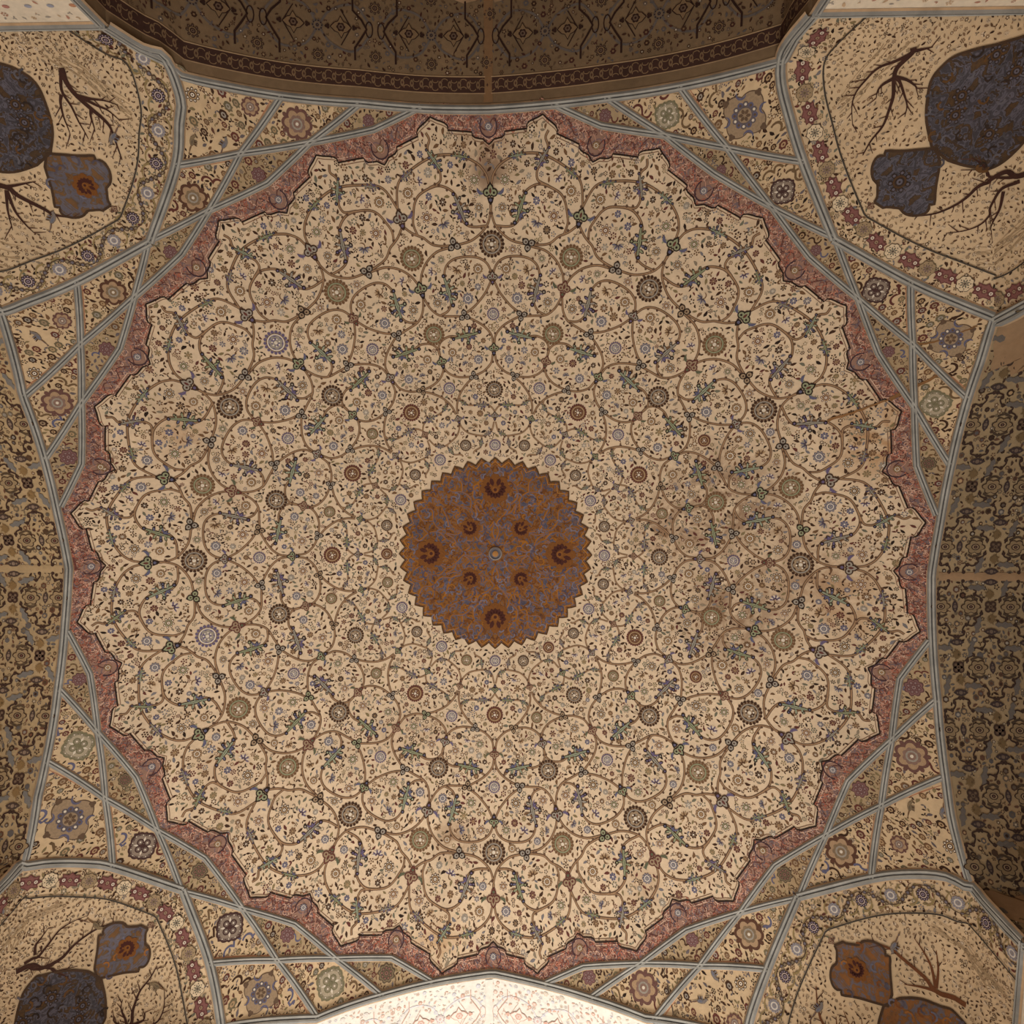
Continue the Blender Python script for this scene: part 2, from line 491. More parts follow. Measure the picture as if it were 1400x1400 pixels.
QPX = {2: (1099, 223), 4: (1243, 384), 8: (1189, 1201), 10: (1050, 1323), 14: (286, 1315), 16: (156, 1185.6), 20: (107, 384), 22: (240, 228)}   # ribs meeting a squinch
N = [un(*q) for q in NPX]; M = [un(*q) for q in MPX]
P = {k: un(*q) for k, q in PPX.items()}; A = {k: un(*q) for k, q in APX.items()}; B = {k: un(*q) for k, q in BPX.items()}; Q = {k: un(*q) for k, q in QPX.items()}

angM = [math.atan2(p[0], -p[1]) for p in M]; angN = [math.atan2(p[0], -p[1]) for p in N]
radM = [math.hypot(p[0], p[1]) for p in M]; radN = [math.hypot(p[0], p[1]) for p in N]


def near(a, ref):
    while a - ref > math.pi: a -= 2 * math.pi
    while a - ref < -math.pi: a += 2 * math.pi
    return a


def sector(i, r, t):
    """ornament co-ordinates (r, t degrees 0..15 in the i-th of 24 mirrored sectors) -> plan x, y, following the real rim"""
    if i % 2: t = 15 - t
    j = (i + 1) % 24
    base = math.radians(15 * i + t)
    aM, aN, aM2 = near(angM[i], base), near(angN[i], base), near(angM[j], base)
    if t <= 7.5: k = t / 7.5; a = aM + (aN - aM) * k; s = radM[i] / 5.705 * (1 - k) + radN[i] / 5.826 * k
    else: k = (t - 7.5) / 7.5; a = aN + (aM2 - aN) * k; s = radN[i] / 5.826 * (1 - k) + radM[j] / 5.705 * k
    w = min(1, (r / 5.6)) ** 2
    a = base + (a - base) * w; rr = r * (1 + (s - 1) * w)
    return rr * math.sin(a), -rr * math.cos(a)


# ------------------------------------------------------------------ setting: floor and walls
Dtop, Drt, Dlf, Dbt = 5.85, 5.82, 5.77, 5.80
ZB = 6.55; ZF = -1.6


def box_mesh(name, x0, x1, y0, y1, z0, z1, mat):
    v = [(x, y, z) for z in (z0, z1) for y in (y0, y1) for x in (x0, x1)]
    return gmesh(name, v, [(0, 2, 3, 1), (4, 5, 7, 6), (0, 1, 5, 4), (2, 6, 7, 3), (0, 4, 6, 2), (1, 3, 7, 5)], mat, False)


obj('floor', box_mesh('floor', -9.5, 9.5, -9.8, 10.5, ZF - .2, ZF, M_FLOOR), kind='structure', label='pale stone floor of the hall')

# arches: plane distance, jamb half widths at z=J, 6.9 and 6.55 for the two ends (negative t first)
ARCH = {'top': (Dtop, (3.46, 3.6, 3.75), (3.23, 3.2, 3.25), 3.6), 'bottom': (Dbt, (3.38, 3.48, 3.58), (3.33, 3.45, 3.55), 2.6),
        'left': (Dlf, (3.2, 3.3, 3.45), (3.52, 3.57, 3.62), 3.4), 'right': (Drt, (3.05, 3.12, 3.3), (3.53, 3.56, 3.6), 3.4)}


def side_xy(side, t, e):
    return {'top': (t, -e), 'bottom': (t, e), 'left': (-e, t), 'right': (e, t)}[side]


ARPX = {'top': [(248, 97), (382, 124), (493, 134), (584, 142), (667, 143), (744, 137), (828, 127), (930, 111), (1030, 87)],
        'right': [(1348, 494), (1330, 546), (1307, 636), (1292, 714), (1280, 785), (1281, 867), (1288, 957), (1293.5, 1018), (1300, 1066), (1307, 1117)],
        'left': [(24, 541), (54, 627), (72, 700), (88, 776), (83, 854), (73, 943), (56, 1042), (45, 1090)],
        'bottom': [(432, 1399), (480.7, 1380), (523, 1367), (602, 1347), (674, 1336), (736, 1350), (806, 1370.5), (881, 1398)]}
EDGE = {}
for s_, L_ in ARPX.items():
    D_, jn_, jp_, _w = ARCH[s_]; tab = [(-jn_[0], D_), (jp_[0], D_)]
    for p_ in (un(*q_) for q_ in L_):
        tab.append((p_[0], abs(p_[1])) if s_ in ('top', 'bottom') else (p_[1], abs(p_[0])))
    EDGE[s_] = np.array(sorted(tab))


def edge_e(side, t): return float(np.interp(t, EDGE[side][:, 0], EDGE[side][:, 1]))


def arch_profile(side):
    D, jn, jp, _ = ARCH[side]
    ts = np.linspace(-jn[0], jp[0], 61)
    if 0 not in ts: ts = np.sort(np.append(ts, 0.0))
    mid = [(t, zs(math.hypot(t, edge_e(side, t))), edge_e(side, t)) for t in ts]
    left = [(-jn[2], ZF), (-jn[2], 3.0), (-jn[2], ZB), (-jn[1], 6.9)]
    right = [(jp[1], 6.9), (jp[2], ZB), (jp[2], 3.0), (jp[2], ZF)]
    return [(t, z, D) for t, z in left] + mid + [(t, z, D) for t, z in right]


PROF = {s: arch_profile(s) for s in ARCH}


class Soffit:
    """underside of an arch: s = length along the arch from its crown, d = depth away from the hall"""

    def __init__(self, side):
        self.side = side; pr = np.array(PROF[side]); self.D = ARCH[side][0]
        L = np.r_[0, np.cumsum(np.linalg.norm(np.diff(pr, axis=0), axis=1))]
        k = int(np.argmin(abs(pr[:, 0]) + (pr[:, 1] < 7) * 10)); self.s = L - L[k]; self.pr = pr

    def table(self):
        g = np.arange(self.s[0], self.s[-1], .005); f = lambda x, c: np.interp(x, self.s, self.pr[:, c])
        t2 = f(g + .04, 0) - f(g - .04, 0); z2 = f(g + .04, 1) - f(g - .04, 1); l = np.hypot(t2, z2) + 1e-9
        self.tab = np.c_[f(g, 0), f(g, 1), f(g, 2), z2 / l, -t2 / l].tolist()

    def pt(self, s, d, lift=0.0):
        if not hasattr(self, 'tab'): self.table()
        x = (s - self.s[0]) / .005; i = min(max(int(x), 0), len(self.tab) - 2); k = x - i
        a = self.tab[i]; b = self.tab[i + 1]
        t = a[0] + (b[0] - a[0]) * k + a[3] * lift; z = a[1] + (b[1] - a[1]) * k + a[4] * lift
        x, y = side_xy(self.side, t, a[2] + (b[2] - a[2]) * k + d)
        return (x, y, z)

    def frame(self, s, d, ang, lift):
        p = np.array(self.pt(s, d, 0)); ts = np.array(self.pt(s + .02, d)) - np.array(self.pt(s - .02, d)); ts /= np.linalg.norm(ts)
        td = np.array(self.pt(s, d + .02)) - p; td /= np.linalg.norm(td)
        n = np.cross(ts, td); n /= np.linalg.norm(n)
        if n[2] > 0 and abs(n[2]) > .05: n = -n
        if n @ (np.array(self.pt(s, d, .1)) - p) < 0: n = -n
        t = ts * math.cos(ang) + td * math.sin(ang)
        return p + n * lift, t, n


SOF = {s: Soffit(s) for s in ARCH}

# squinches: surveyed edges -> doubly curved corner niches
SQ = {'top_right': (1, -1, [(1140, 327), (1099, 223), (1078, 154), (1068, 111)], [(1140, 327), (1243, 384), (1316, 416), (1366, 436)], 'top', 1, 'right', 0),
      'top_left': (-1, -1, [(205, 331), (240, 228), (245, 168), (246.7, 134)], [(205, 331), (107, 384), (40, 412)], 'top', 0, 'left', 0),
      'bottom_left': (-1, 1, [(250, 1216.5), (286, 1315), (302, 1400)], [(250, 1216.5), (156, 1185.6), (117.5, 1180), (67, 1180), (30, 1185)], 'bottom', 0, 'left', 1),
      'bottom_right': (1, 1, [(1090.5, 1225.5), (1050, 1323), (1024, 1400)], [(1090.5, 1225.5), (1189, 1201), (1242, 1195), (1292, 1198), (1322, 1212)], 'bottom', 1, 'right', 1)}


def resamp(Pt, n=61):
    Pt = np.array(Pt, float); d = np.r_[0, np.cumsum(np.linalg.norm(np.diff(Pt, axis=0), axis=1))]; t = np.linspace(0, d[-1], n)
    return np.array([np.interp(t, d, Pt[:, i]) for i in range(3)]).T


def lp(e, u):
    x = u * (len(e) - 1); i = min(max(int(x), 0), len(e) - 2); return e[i] + (x - i) * (e[i + 1] - e[i])


class Squinch:
    def __init__(s, key):
        sx, sy, py, px, ay, iy, ax_, ix = SQ[key]
        DY = ARCH[ay][0]; DX = ARCH[ax_][0]; jY = ARCH[ay][1 + iy]; jX = ARCH[ax_][1 + ix]
        s.zb = ZBK.get(key, ZB)
        s.eY = [un(*q) for q in py]; s.eX = [un(*q) for q in px]
        s.JY = np.array([sx * jY[0], sy * DY, zs(math.hypot(jY[0], DY))]); s.JX = np.array([sx * DX, sy * jX[0], zs(math.hypot(jX[0], DX))])
        fy = cr([p for p in s.eY] + [s.JY, np.array([sx * jY[1], sy * DY, 6.9]), np.array([sx * jY[2], sy * DY, s.zb])], 8)
        fx = cr([p for p in s.eX] + [s.JX, np.array([sx * DX, sy * jX[1], 6.9]), np.array([sx * DX, sy * jX[2], s.zb])], 8)
        s.c0 = resamp(fy); s.d0 = resamp(fx); s.K = np.array([sx * DX, sy * DY, s.zb]); s.A = s.c0[0]; s.B1 = s.c0[-1]; s.B2 = s.d0[-1]
        s.cen = np.array([0, 0, 3.0]); s.sx, s.sy, s.DX, s.DY = sx, sy, DX, DY; s.jY, s.jX = jY, jX

    def raw(s, u, v):
        if hasattr(s, 'G'): return s.look(s.G, u, v)
        return ((1 - v) * lp(s.c0, u) + v * (s.B2 + (s.K - s.B2) * u) + (1 - u) * lp(s.d0, v) + u * (s.B1 + (s.K - s.B1) * v)
                - ((1 - u) * (1 - v) * s.A + u * (1 - v) * s.B1 + (1 - u) * v * s.B2 + u * v * s.K))

    def look(s, G, u, v):
        n = len(G) - 1; x = min(max(u, 0), 1) * n; y = min(max(v, 0), 1) * n; i = min(int(x), n - 1); j = min(int(y), n - 1); x -= i; y -= j
        return (G[i][j] * (1 - y) + G[i][j + 1] * y) * (1 - x) + (G[i + 1][j] * (1 - y) + G[i + 1][j + 1] * y) * x

    def bake(s, n=80):
        R = [[s.raw(i / n, j / n) for j in range(n + 1)] for i in range(n + 1)]
        Nn = [[s.norm(min(max(i / n, .01), .99), min(max(j / n, .01), .99)) for j in range(n + 1)] for i in range(n + 1)]
        s.G = R; s.NG = Nn

    def jac(s, u, v):
        h = .01
        return (s.raw(min(u + h, 1), v) - s.raw(max(u - h, 0), v)) / (min(u + h, 1) - max(u - h, 0)), (s.raw(u, min(v + h, 1)) - s.raw(u, max(v - h, 0))) / (min(v + h, 1) - max(v - h, 0))

    def norm(s, u, v):
        if hasattr(s, 'NG'): return s.look(s.NG, u, v)
        a, b = s.jac(u, v); n = np.cross(a, b); n /= (np.linalg.norm(n) + 1e-9)
        return n if n @ (s.cen - s.raw(u, v)) > 0 else -n

    def pt(s, u, v, lift=0.0):
        u = min(max(u, 0), 1); v = min(max(v, 0), 1)
        return s.raw(u, v) + (s.norm(u, v) * lift if lift else 0)

    def frame(s, u, v, du, dv, lift):
        a, b = s.jac(u, v); t = a * du + b * dv; n = s.norm(u, v); t -= n * (t @ n); t /= np.linalg.norm(t)
        return s.raw(u, v) + n * lift, t, n

    def local(s, u0, v0):
        """metric map around (u0, v0): plane metres -> surface"""
        a, b = s.jac(u0, v0); e1 = a / np.linalg.norm(a); n = s.norm(u0, v0); e2 = np.cross(n, e1)
        J = np.array([[a @ e1, b @ e1], [a @ e2, b @ e2]]); Ji = np.linalg.inv(J)

        def mp(x, y, lift):
            w = Ji @ np.array([x, y]); return s.pt(u0 + w[0], v0 + w[1], lift)
        return mp


ZBK = {'bottom_right': 6.32}
SQO = {k: Squinch(k) for k in SQ}
for q_ in SQO.values(): q_.bake()

# lower corner walls (below the squinches) and the recess end walls
LAB = {'top_right': 'pale painted corner wall under the top right squinch', 'top_left': 'pale painted corner wall under the top left squinch',
       'bottom_left': 'corner wall under the bottom left squinch, out of sight', 'bottom_right': 'corner wall under the bottom right squinch, out of sight'}
for k, s in SQO.items():
    v = []; f = []
    jy = s.jY[2] * s.sx; jx = s.jX[2] * s.sy
    cx, cy = s.K[0], s.K[1]
    ring = [(jy, cy + s.sy * 2.0), (jy, cy), (cx, cy), (cx, jx), (cx + s.sx * 2.0, jx)]
    ring = [(jy, cy), (cx, cy), (cx, jx)]
    for z in (ZF, s.zb):
        for (x, y) in ring: v.append((x, y, z))
    for i in range(2): f.append((i, i + 1, i + 4, i + 3))
    # back thickness
    o_ = len(v)
    for z in (ZF, s.zb):
        for (x, y) in [(jy + s.sx * .02, cy + s.sy * .5), (cx + s.sx * .5, cy + s.sy * .5), (cx + s.sx * .5, jx + s.sy * .02)]: v.append((x, y, z))
    for i in range(2): f.append((o_ + i, o_ + i + 3, o_ + i + 4, o_ + i + 1))
    f += [(3, 4, o_ + 4, o_ + 3), (4, 5, o_ + 5, o_ + 4)]
    w = obj('wall_' + k, gmesh('wall_' + k, v, f, M_WALL, False), kind='structure', label=LAB[k])
    # painted frieze along the head of the wall: florets and leaves
    pb = PB()
    for (p0, p1) in (((jy, cy), (cx, cy)), ((cx, jx), (cx, cy))):
        p0 = np.array(p0); p1 = np.array(p1); L = np.linalg.norm(p1 - p0); e = (p1 - p0) / L
        nn = np.array([0, -s.sy]) if p0[1] == p1[1] else np.array([-s.sx, 0])
        def mpw(x, y, lift, p0=p0, e=e, nn=nn, zb=s.zb): q = p0 + e * x + nn * lift; return (q[0], q[1], zb - .06 - y)
        occ = Occ()
        for i in range(int(L / .22)):
            x = .15 + i * .22
            occ.add(x, .2, .07)
            pb.poly([mpw(x + .035 * math.cos(a), .2 + .024 * math.sin(a), .006) for a in np.linspace(0, 5.5, 8)], rnd.choice((C(160, 110, 100), C(140, 140, 150), C(170, 120, 90))))
        scatter(pb, occ, lambda x, y: True, (.05, L - .05, .03, 1.3), 900, (.04, .08), mpw, .006, .02, [C(166, 120, 100), C(150, 140, 130), C(178, 150, 120)])
    pb.build('frieze_leaves', M_PAINT, w, kind='stuff')

for nm, (x0, x1, y0, y1) in {'wall_back': (-4.2, 4.2, -9.6, -9.3), 'wall_left': (-9.3, -9.0, -4.2, 4.2), 'wall_right': (9.0, 9.3, -4.2, 4.2)}.items():
    obj(nm, box_mesh(nm, x0, x1, y0, y1, ZF, 8.6, M_BARE), kind='structure', label={'wall_back': 'plain end wall beyond the shadowed arch', 'wall_left': 'plain end wall beyond the left arch', 'wall_right': 'plain end wall beyond the right arch'}[nm])

# ------------------------------------------------------------------ dome
RIMT = []
for i in range(24):
    RIMT.append((angM[i], M[i])); RIMT.append((angN[i], N[i]))


def rim_pts(per=5):
    out = []
    seq = []
    for i in range(24): seq += [M[i], N[i]]
    for i in range(48):
        a, b = seq[i], seq[(i + 1) % 48]
        for k in range(per): out.append(a[:2] + (b[:2] - a[:2]) * k / per)
    return out


rim = rim_pts(5); nr = 36; nth = len(rim)
v = [(0, 0, zs(0))]; f = []
for j in range(1, nr + 1):
    for p in rim: q = p * j / nr; v.append((q[0], q[1], zp(q[0], q[1])))
for k in range(nth): f.append((0, 1 + k, 1 + (k + 1) % nth))
for j in range(nr - 1):
    for k in range(nth):
        a = 1 + j * nth + k; b = 1 + j * nth + (k + 1) % nth
        f.append((a, a + nth, b + nth, b))
dome = obj('dome', gmesh('dome', v, f, M_DOME), category='dome', label='large shallow cream dome painted with spiralling vines and flowers around a gilded centre')

VINES = [
    [(5.001, 0.21), (5.106, 0.61), (5.217, 1.87), (5.315, 4.36), (5.354, 7.91), (5.266, 11.59), (5.164, 13.86), (4.946, 14.9), (4.872, 15.0)],
    [(4.828, 0), (4.735, 0), (4.571, 0.79), (4.441, 3.12), (4.405, 5.68), (4.413, 8.58), (4.454, 10.69), (4.546, 11.98), (4.586, 12.89), (4.633, 13.81), (4.725, 14.94)],
    [(4.586, 12.89), (4.711, 13.17), (4.817, 12.76), (4.942, 12.02), (5.018, 10.8), (5.064, 8.4), (5.032, 6.87), (4.953, 5.64), (4.852, 5.2), (4.734, 5.3), (4.62, 4.45), (4.573, 3.03), (4.571, 0.79)],
    [(5.056, 9.33), (5.093, 7.71), (5.155, 7.34), (5.219, 7.49), (5.31, 8.3), (5.434, 8.58), (5.513, 8.13), (5.582, 8.43)],
    [(4.387, 7.46), (4.363, 10.16), (4.275, 12.4), (4.154, 13.95), (4.04, 14.74)],
    [(3.561, 6.77), (3.641, 4.24), (3.783, 1.81), (3.908, 0.58), (3.993, 0.07), (4.141, 0.92), (4.224, 2.67), (4.254, 5.15), (4.242, 7.49), (4.17, 9.06), (4.044, 9.74), (3.908, 9.34), (3.77, 9.08), (3.641, 10.22), (3.597, 12.34)],
    [(3.531, 6.84), (3.556, 9.4), (3.597, 12.34), (3.697, 13.97), (3.826, 14.76), (3.91, 15)],
    [(3.518, 6.12), (3.432, 3.64), (3.35, 1.81), (3.25, 0.51), (3.149, 0.17)],
    [(3.004, 0.29), (2.879, 0.89), (2.773, 3.21), (2.724, 6.05)],
    [(2.716, 7.07), (2.732, 10.72), (2.793, 13.27), (2.871, 14.61), (2.943, 15)],
    [(3.048, 14.96), (3.167, 15), (3.266, 13.71), (3.306, 11.3), (3.281, 9.16), (3.248, 6.61), (3.302, 4.27), (3.361, 2.98)],
    [(2.684, 7.21), (2.616, 9.33), (2.5, 12.03), (2.357, 13.98), (2.228, 14.65)],
    [(2.195, 0), (2.268, 1.59), (2.3, 3.84), (2.304, 7.31), (2.325, 10.11), (2.39, 12.07), (2.469, 12.47)],
    [(2.04, 0.35), (1.916, 1.36), (1.858, 3.36), (1.842, 5.78), (1.874, 9.5), (1.923, 12.4), (2.013, 14.34), (2.095, 14.94)],
    [(1.837, 6.48), (1.748, 6.6), (1.671, 7.88), (1.635, 11.08), (1.594, 12.08)]]
FLOWER = [(4.774, 1.96, 6), (5.058, 2.39, 7), (4.762, 10.71, 8), (4.97, 9.69, 4.5), (5.052, 12.77, 7), (4.889, 7.66, 5), (5.397, 9.77, 4), (5.324, 12.08, 4.5), (3.752, 5.48, 8), (4.096, 2.83, 7),
          (3.763, 12.25, 7), (4.267, 9.69, 5.5), (4.327, 4.02, 6), (2.942, 4.5, 7), (3.09, 11.45, 6.5), (3.188, 2.73, 4), (2.424, 6.84, 4.5), (2.025, 3.69, 4), (3.391, 4.8, 4.5), (5.242, 5.72, 4), (5.405, 3.52, 4)]
FANS = [(4.651, 7.99, 8), (4.11, 7.03, 7.5), (4.151, 12.08, 6), (2.914, 8.55, 5), (2.01, 8.74, 5), (5.147, 10.61, 6), (3.423, 9.68, 4.5)]
ACAN = [(4.62, 4.45, 4.953, 5.64), (5.203, 7.32, 5.434, 8.58), (5.281, 3.1, 5.333, 5.23), (5.188, 13.2, 5.273, 11.5), (3.703, 9.2, 4.063, 9.76), (3.302, 3.87, 3.266, 10.02), (2.289, 2.71, 2.304, 7.31), (1.793, 6.54, 1.682, 7.48), (2.326, 10.4, 2.403, 12.56), (1.893, 1.67, 1.847, 5.08)]
AX_SUN = {0: [(1.694, 9, 2), (2.509, 13, 3), (3.531, 9, 2), (4.369, 17.5, 0)], 1: [(1.746, 9, 0), (2.618, 9, 1), (3.383, 15.5, 0), (4.357, 16.5, 1)]}
AX_PAL = {0: [(2.129, 9, 1), (3.077, 12, 0), (3.984, 12, 1), (4.916, 16, 0)], 1: [(2.151, 9, 0), (2.997, 12, 2), (3.976, 15, 2), (4.813, 16, 0)]}
TREF = [(4.408, 6.9, 9.5), (3.542, 6.8, 8.5), (2.72, 6.5, 7.5)]
PXM = 1 / 98.0                                # metres per surveyed pixel on the dome

occ = Occ(.2)
small = PB()
VB, VL = C(84, 60, 44), C(136, 106, 78)
scat_small = []
for i in range(24):
    pv = PB()
    for path in VINES:
        pts = cr([sector(i, r, t) for r, t in path], 5)
        strip2(pv, pts, .031 if path[0][0] > 2.6 else .024, VB, plan, .005)
        strip2(pv, pts, .014, VL, plan, .0075)
        acc = 0
        for a, b in zip(pts[:-1], pts[1:]):
            l = np.linalg.norm(b - a); acc += l
            occ.add(a[0], a[1], .03)
            if acc > .13:                     # buds and thorns on the stem
                acc = 0; s_ = rnd.choice((-1, 1)); d = (b - a) / l; q = a + np.array([-d[1], d[0]]) * .02 * s_
                pv.poly([plan(q[0] + .018 * math.cos(w), q[1] + .018 * math.sin(w), .009) for w in np.linspace(0, 5.0, 6)], VB)
    pv.build('scroll_vine', M_PAINT, dome)
    # trefoils
    for j, (r, t, s) in enumerate(TREF):
        x, y = sector(i, r, t); occ.add(x, y, s * PXM * .95)
        place('trefoil', TRE[(i // 2 + j) % 3 if rnd.random() < .5 else 0], frame_plan(x, y, math.atan2(y, x) - math.pi / 2 + rnd.uniform(-.2, .2), .010), s * PXM, dome, i % 2)
    for j, (r, t, s) in enumerate(FLOWER):
        x, y = sector(i, r, t); occ.add(x, y, s * PXM * 1.0)
        if s >= 5.5: place('flower', FLW[(j + (i // 4)) % 5], frame_plan(x, y, rnd.uniform(0, 6), .009), s * PXM, dome)
        else: scat_small.append((x, y, s * PXM, j))
    for j, (r, t, s) in enumerate(FANS):
        x, y = sector(i, r, t); occ.add(x, y, s * PXM * .9)
        place('fan_blossom', FAN[(j + i // 6) % 3], frame_plan(x, y, math.atan2(y, x) + (1.2 if i % 2 else -1.2) + j, .009), s * PXM, dome, i % 2)
    for j, (r, t, r2, t2) in enumerate(ACAN):
        a = np.array(sector(i, r, t)); b = np.array(sector(i, r2, t2)); c = (a + b) / 2; L = np.linalg.norm(b - a)
        for k in np.linspace(0, 1, 5): q = a + (b - a) * k; occ.add(q[0], q[1], L * .2)
        place('acanthus_leaf', ACA[(j + i // 3) % 3], frame_plan(c[0], c[1], math.atan2(b[1] - a[1], b[0] - a[0]), .011), L * .58, dome, i % 2)
    for (r, s, kk) in AX_SUN[i % 2]:
        x, y = sector(i, r, 0 if i % 2 == 0 else 15); occ.add(x, y, s * PXM * 1.02)
        place('rosette', SUN[(kk + (1 if rnd.random() < .25 else 0)) % 4], frame_plan(x, y, math.atan2(y, x) - math.pi / 2, .010), s * PXM, dome)
    for (r, s, kk) in AX_PAL[i % 2]:
        x, y = sector(i, r, 0 if i % 2 == 0 else 15); occ.add(x, y, s * PXM * .9)
        place('palmette', PAL[(kk + (i // 5)) % 3], frame_plan(x, y, math.atan2(y, x) + math.pi / 2, .012), s * PXM * .95, dome)

# small florets, then leaves between everything
for (x, y, s, j) in scat_small:
    c1, c2 = rnd.choice(((BROWN, PALE), (MBROWN, TAN), (BLUE, PALE), (MAROON, TAN)))
    for k in range(7):
        a = k * math.tau / 7
        small.poly([plan(x + s * .68 * math.cos(a) + s * .3 * math.cos(w), y + s * .68 * math.sin(a) + s * .3 * math.sin(w), .006) for w in (0, 1.2, 2.5, 3.8, 5.1)], c1)
    small.poly([plan(x + s * .42 * math.cos(w), y + s * .42 * math.sin(w), .006) for w in np.linspace(0, 5.5, 8)], c1)
    small.poly([plan(x + s * .24 * math.cos(w), y + s * .24 * math.sin(w), .008) for w in np.linspace(0, 5.5, 7)], c2)

# rose border with ogee outline
OUT = [(5.376, 0.0), (5.395, .32), (5.43, 0.80), (5.44, 1.35), (5.452, 1.88), (5.475, 2.22), (5.505, 2.27), (5.519, 3.05), (5.532, 3.85), (5.546, 4.65), (5.56, 5.46), (5.583, 5.38), (5.604, 5.44), (5.63, 5.75), (5.65, 6.18), (5.675, 6.8), (5.713, 7.5)]
inner_all = []
for i in range(24):
    # one panel is centred on a cartouche point (M) and runs to the lobe tips (N) either side
    def half(sg):
        idx = (i - 1) % 24 if sg < 0 else i
        out = []
        for r, t in OUT:
            tt = 15 - t if sg < 0 else t
            if idx % 2: tt = 15 - tt
            out.append(np.array(sector(idx, r, tt)))
        return out
    L = half(-1); R = half(1)
    inner = L[::-1] + R[1:]
    n0 = N[(i - 1) % 24][:2]; n1 = N[i][:2]; m_ = M[i][:2]
    nIn = len(inner); outer = []
    for k in range(nIn):
        q = k / (nIn - 1) * 2
        outer.append(n0 + (m_ - n0) * q if q <= 1 else m_ + (n1 - m_) * (q - 1))
    v = [plan(p[0], p[1], .003) for p in inner] + [plan(p[0], p[1], .003) for p in outer]
    f = [(k, k + 1, nIn + k + 1, nIn + k) for k in range(nIn - 1)]
    bpn = obj('border_panel', gmesh('border_panel', v, f, M_PINK, False), dome)
    inner_all.append(inner)
    pb = PB()
    strip2(pb, inner, .017, DBROWN, plan, .0115)
    off = [p * (1 - .03 / np.linalg.norm(p)) for p in inner]
    strip2(pb, off, .008, C(110, 82, 62), plan, .007)
    off = [p * (1 + .035 / np.linalg.norm(p)) for p in inner]
    strip2(pb, off, .010, C(180, 146, 124), plan, .0105)
    strip2(pb, [n0 * .996 + (m_ - n0) * .996 * k / 6 for k in range(6)] + [m_ * .996 + (n1 - m_) * .996 * k / 6 for k in range(7)], .02, C(84, 44, 38), plan, .0095)
    pb.build('outline', M_PAINT, bpn)
    # scrollwork on the rose ground
    pb = PB(); poly = [tuple(p) for p in inner] + [tuple(p) for p in outer[::-1]]; ins = in_poly(poly); oc = Occ(.1)
    mid = [(a + b) / 2 for a, b in zip(inner, outer)]
    md = resamp([(p[0], p[1], 0) for p in mid], 60)[:, :2]
    rad = m_ / np.linalg.norm(m_)
    for ph, amp, cc, w, lf in ((0, .05, C(84, 50, 44), .012, .010), (2.1, .055, C(104, 84, 86), .010, .009), (4.0, .06, C(166, 122, 102), .008, .0095)):
        wav = [p + rad * amp * math.sin(k * .62 + ph) for k, p in enumerate(md)]
        wav = [p for p in wav if ins(p[0], p[1])]
        seg = []
        for p in wav:
            if seg and np.linalg.norm(p - seg[-1]) > .12:
                if len(seg) > 2: strip2(pb, seg, w, cc, plan, lf)
                seg = []
            seg.append(p)
        if len(seg) > 2: strip2(pb, seg, w, cc, plan, lf)
    cc_ = m_ * (1 - .17 / np.linalg.norm(m_))
    oc.add(cc_[0], cc_[1], .10)
    xs = [p[0] for p in poly]; ys = [p[1] for p in poly]
    cl = [C(88, 50, 44), C(166, 118, 98), C(178, 142, 122), C(98, 84, 88), C(110, 64, 52), C(150, 84, 64)]
    for _ in range(1500):
        x = rnd.uniform(min(xs), max(xs)); y = rnd.uniform(min(ys), max(ys)); s = rnd.uniform(.018, .034)
        if not ins(x, y) or not oc.free(x, y, .004): continue
        oc.add(x, y, .0145); a0 = rnd.uniform(0, 6.28); cc = rnd.choice(cl)
        strip2(pb, [np.array([x + s * math.cos(a0 + k * .9) * (1 - k * .1), y + s * math.sin(a0 + k * .9) * (1 - k * .1)]) for k in range(5)], .009, cc, plan, .0115)
    a0 = math.atan2(rad[1], rad[0])
    for sgn in (-1, 1):
        strip2(pb, [cc_ + .105 * np.array([math.cos(a0 + sgn * w), math.sin(a0 + sgn * w)]) for w in np.linspace(3.14, .9, 12)], .016, C(60, 40, 44), plan, .012)
    pb.build('scrollwork', M_PAINT, bpn, kind='stuff')
    place('rosette', FLW[4 if i % 2 else 3], frame_plan(cc_[0], cc_[1], 0, .014), .05, bpn)

ring_in = []
for i in range(24): ring_in += [tuple(p) for p in inner_all[i]]
insd_ = in_poly(ring_in)
insd = lambda x, y: math.hypot(x, y) < 5.34 or (math.hypot(x, y) < 5.8 and insd_(x, y))
MR = 1.5
occ.add(0, 0, MR + .01)
for _ in range(22000):                         # hand-sized florets between the scrolls
    a = rnd.uniform(0, math.tau); rr_ = 5.4 * math.sqrt(rnd.random()); x, y = rr_ * math.sin(a), -rr_ * math.cos(a); s = rnd.uniform(.034, .06)
    if not occ.free(x, y, s + .03): continue
    occ.add(x, y, s * 1.1); occ.add(x, y, s); c1, c2 = rnd.choice(((BROWN, TAN), (MBROWN, TAN), (MBROWN, PALE), (C(96, 92, 100), PALE), (MAROON, TAN), (OLIVE, TAN), (GREY, PALE)))
    n_ = rnd.choice((6, 7, 8, 9)); a0 = rnd.uniform(0, 6)
    for k in range(n_):
        b = a0 + k * math.tau / n_
        small.poly([plan(x + s * .74 * math.cos(b) + s * .27 * math.cos(w), y + s * .74 * math.sin(b) + s * .27 * math.sin(w), .006) for w in (0, 1.2, 2.5, 3.8, 5.1)], c1)
    small.poly([plan(x + s * .5 * math.cos(w), y + s * .5 * math.sin(w), .006) for w in np.linspace(0, 5.5, 8)], c1)
    small.poly([plan(x + s * .34 * math.cos(w), y + s * .34 * math.sin(w), .008) for w in np.linspace(0, 5.5, 7)], c2)
    small.poly([plan(x + s * .14 * math.cos(w), y + s * .14 * math.sin(w), .010) for w in np.linspace(0, 5.0, 5)], c1)
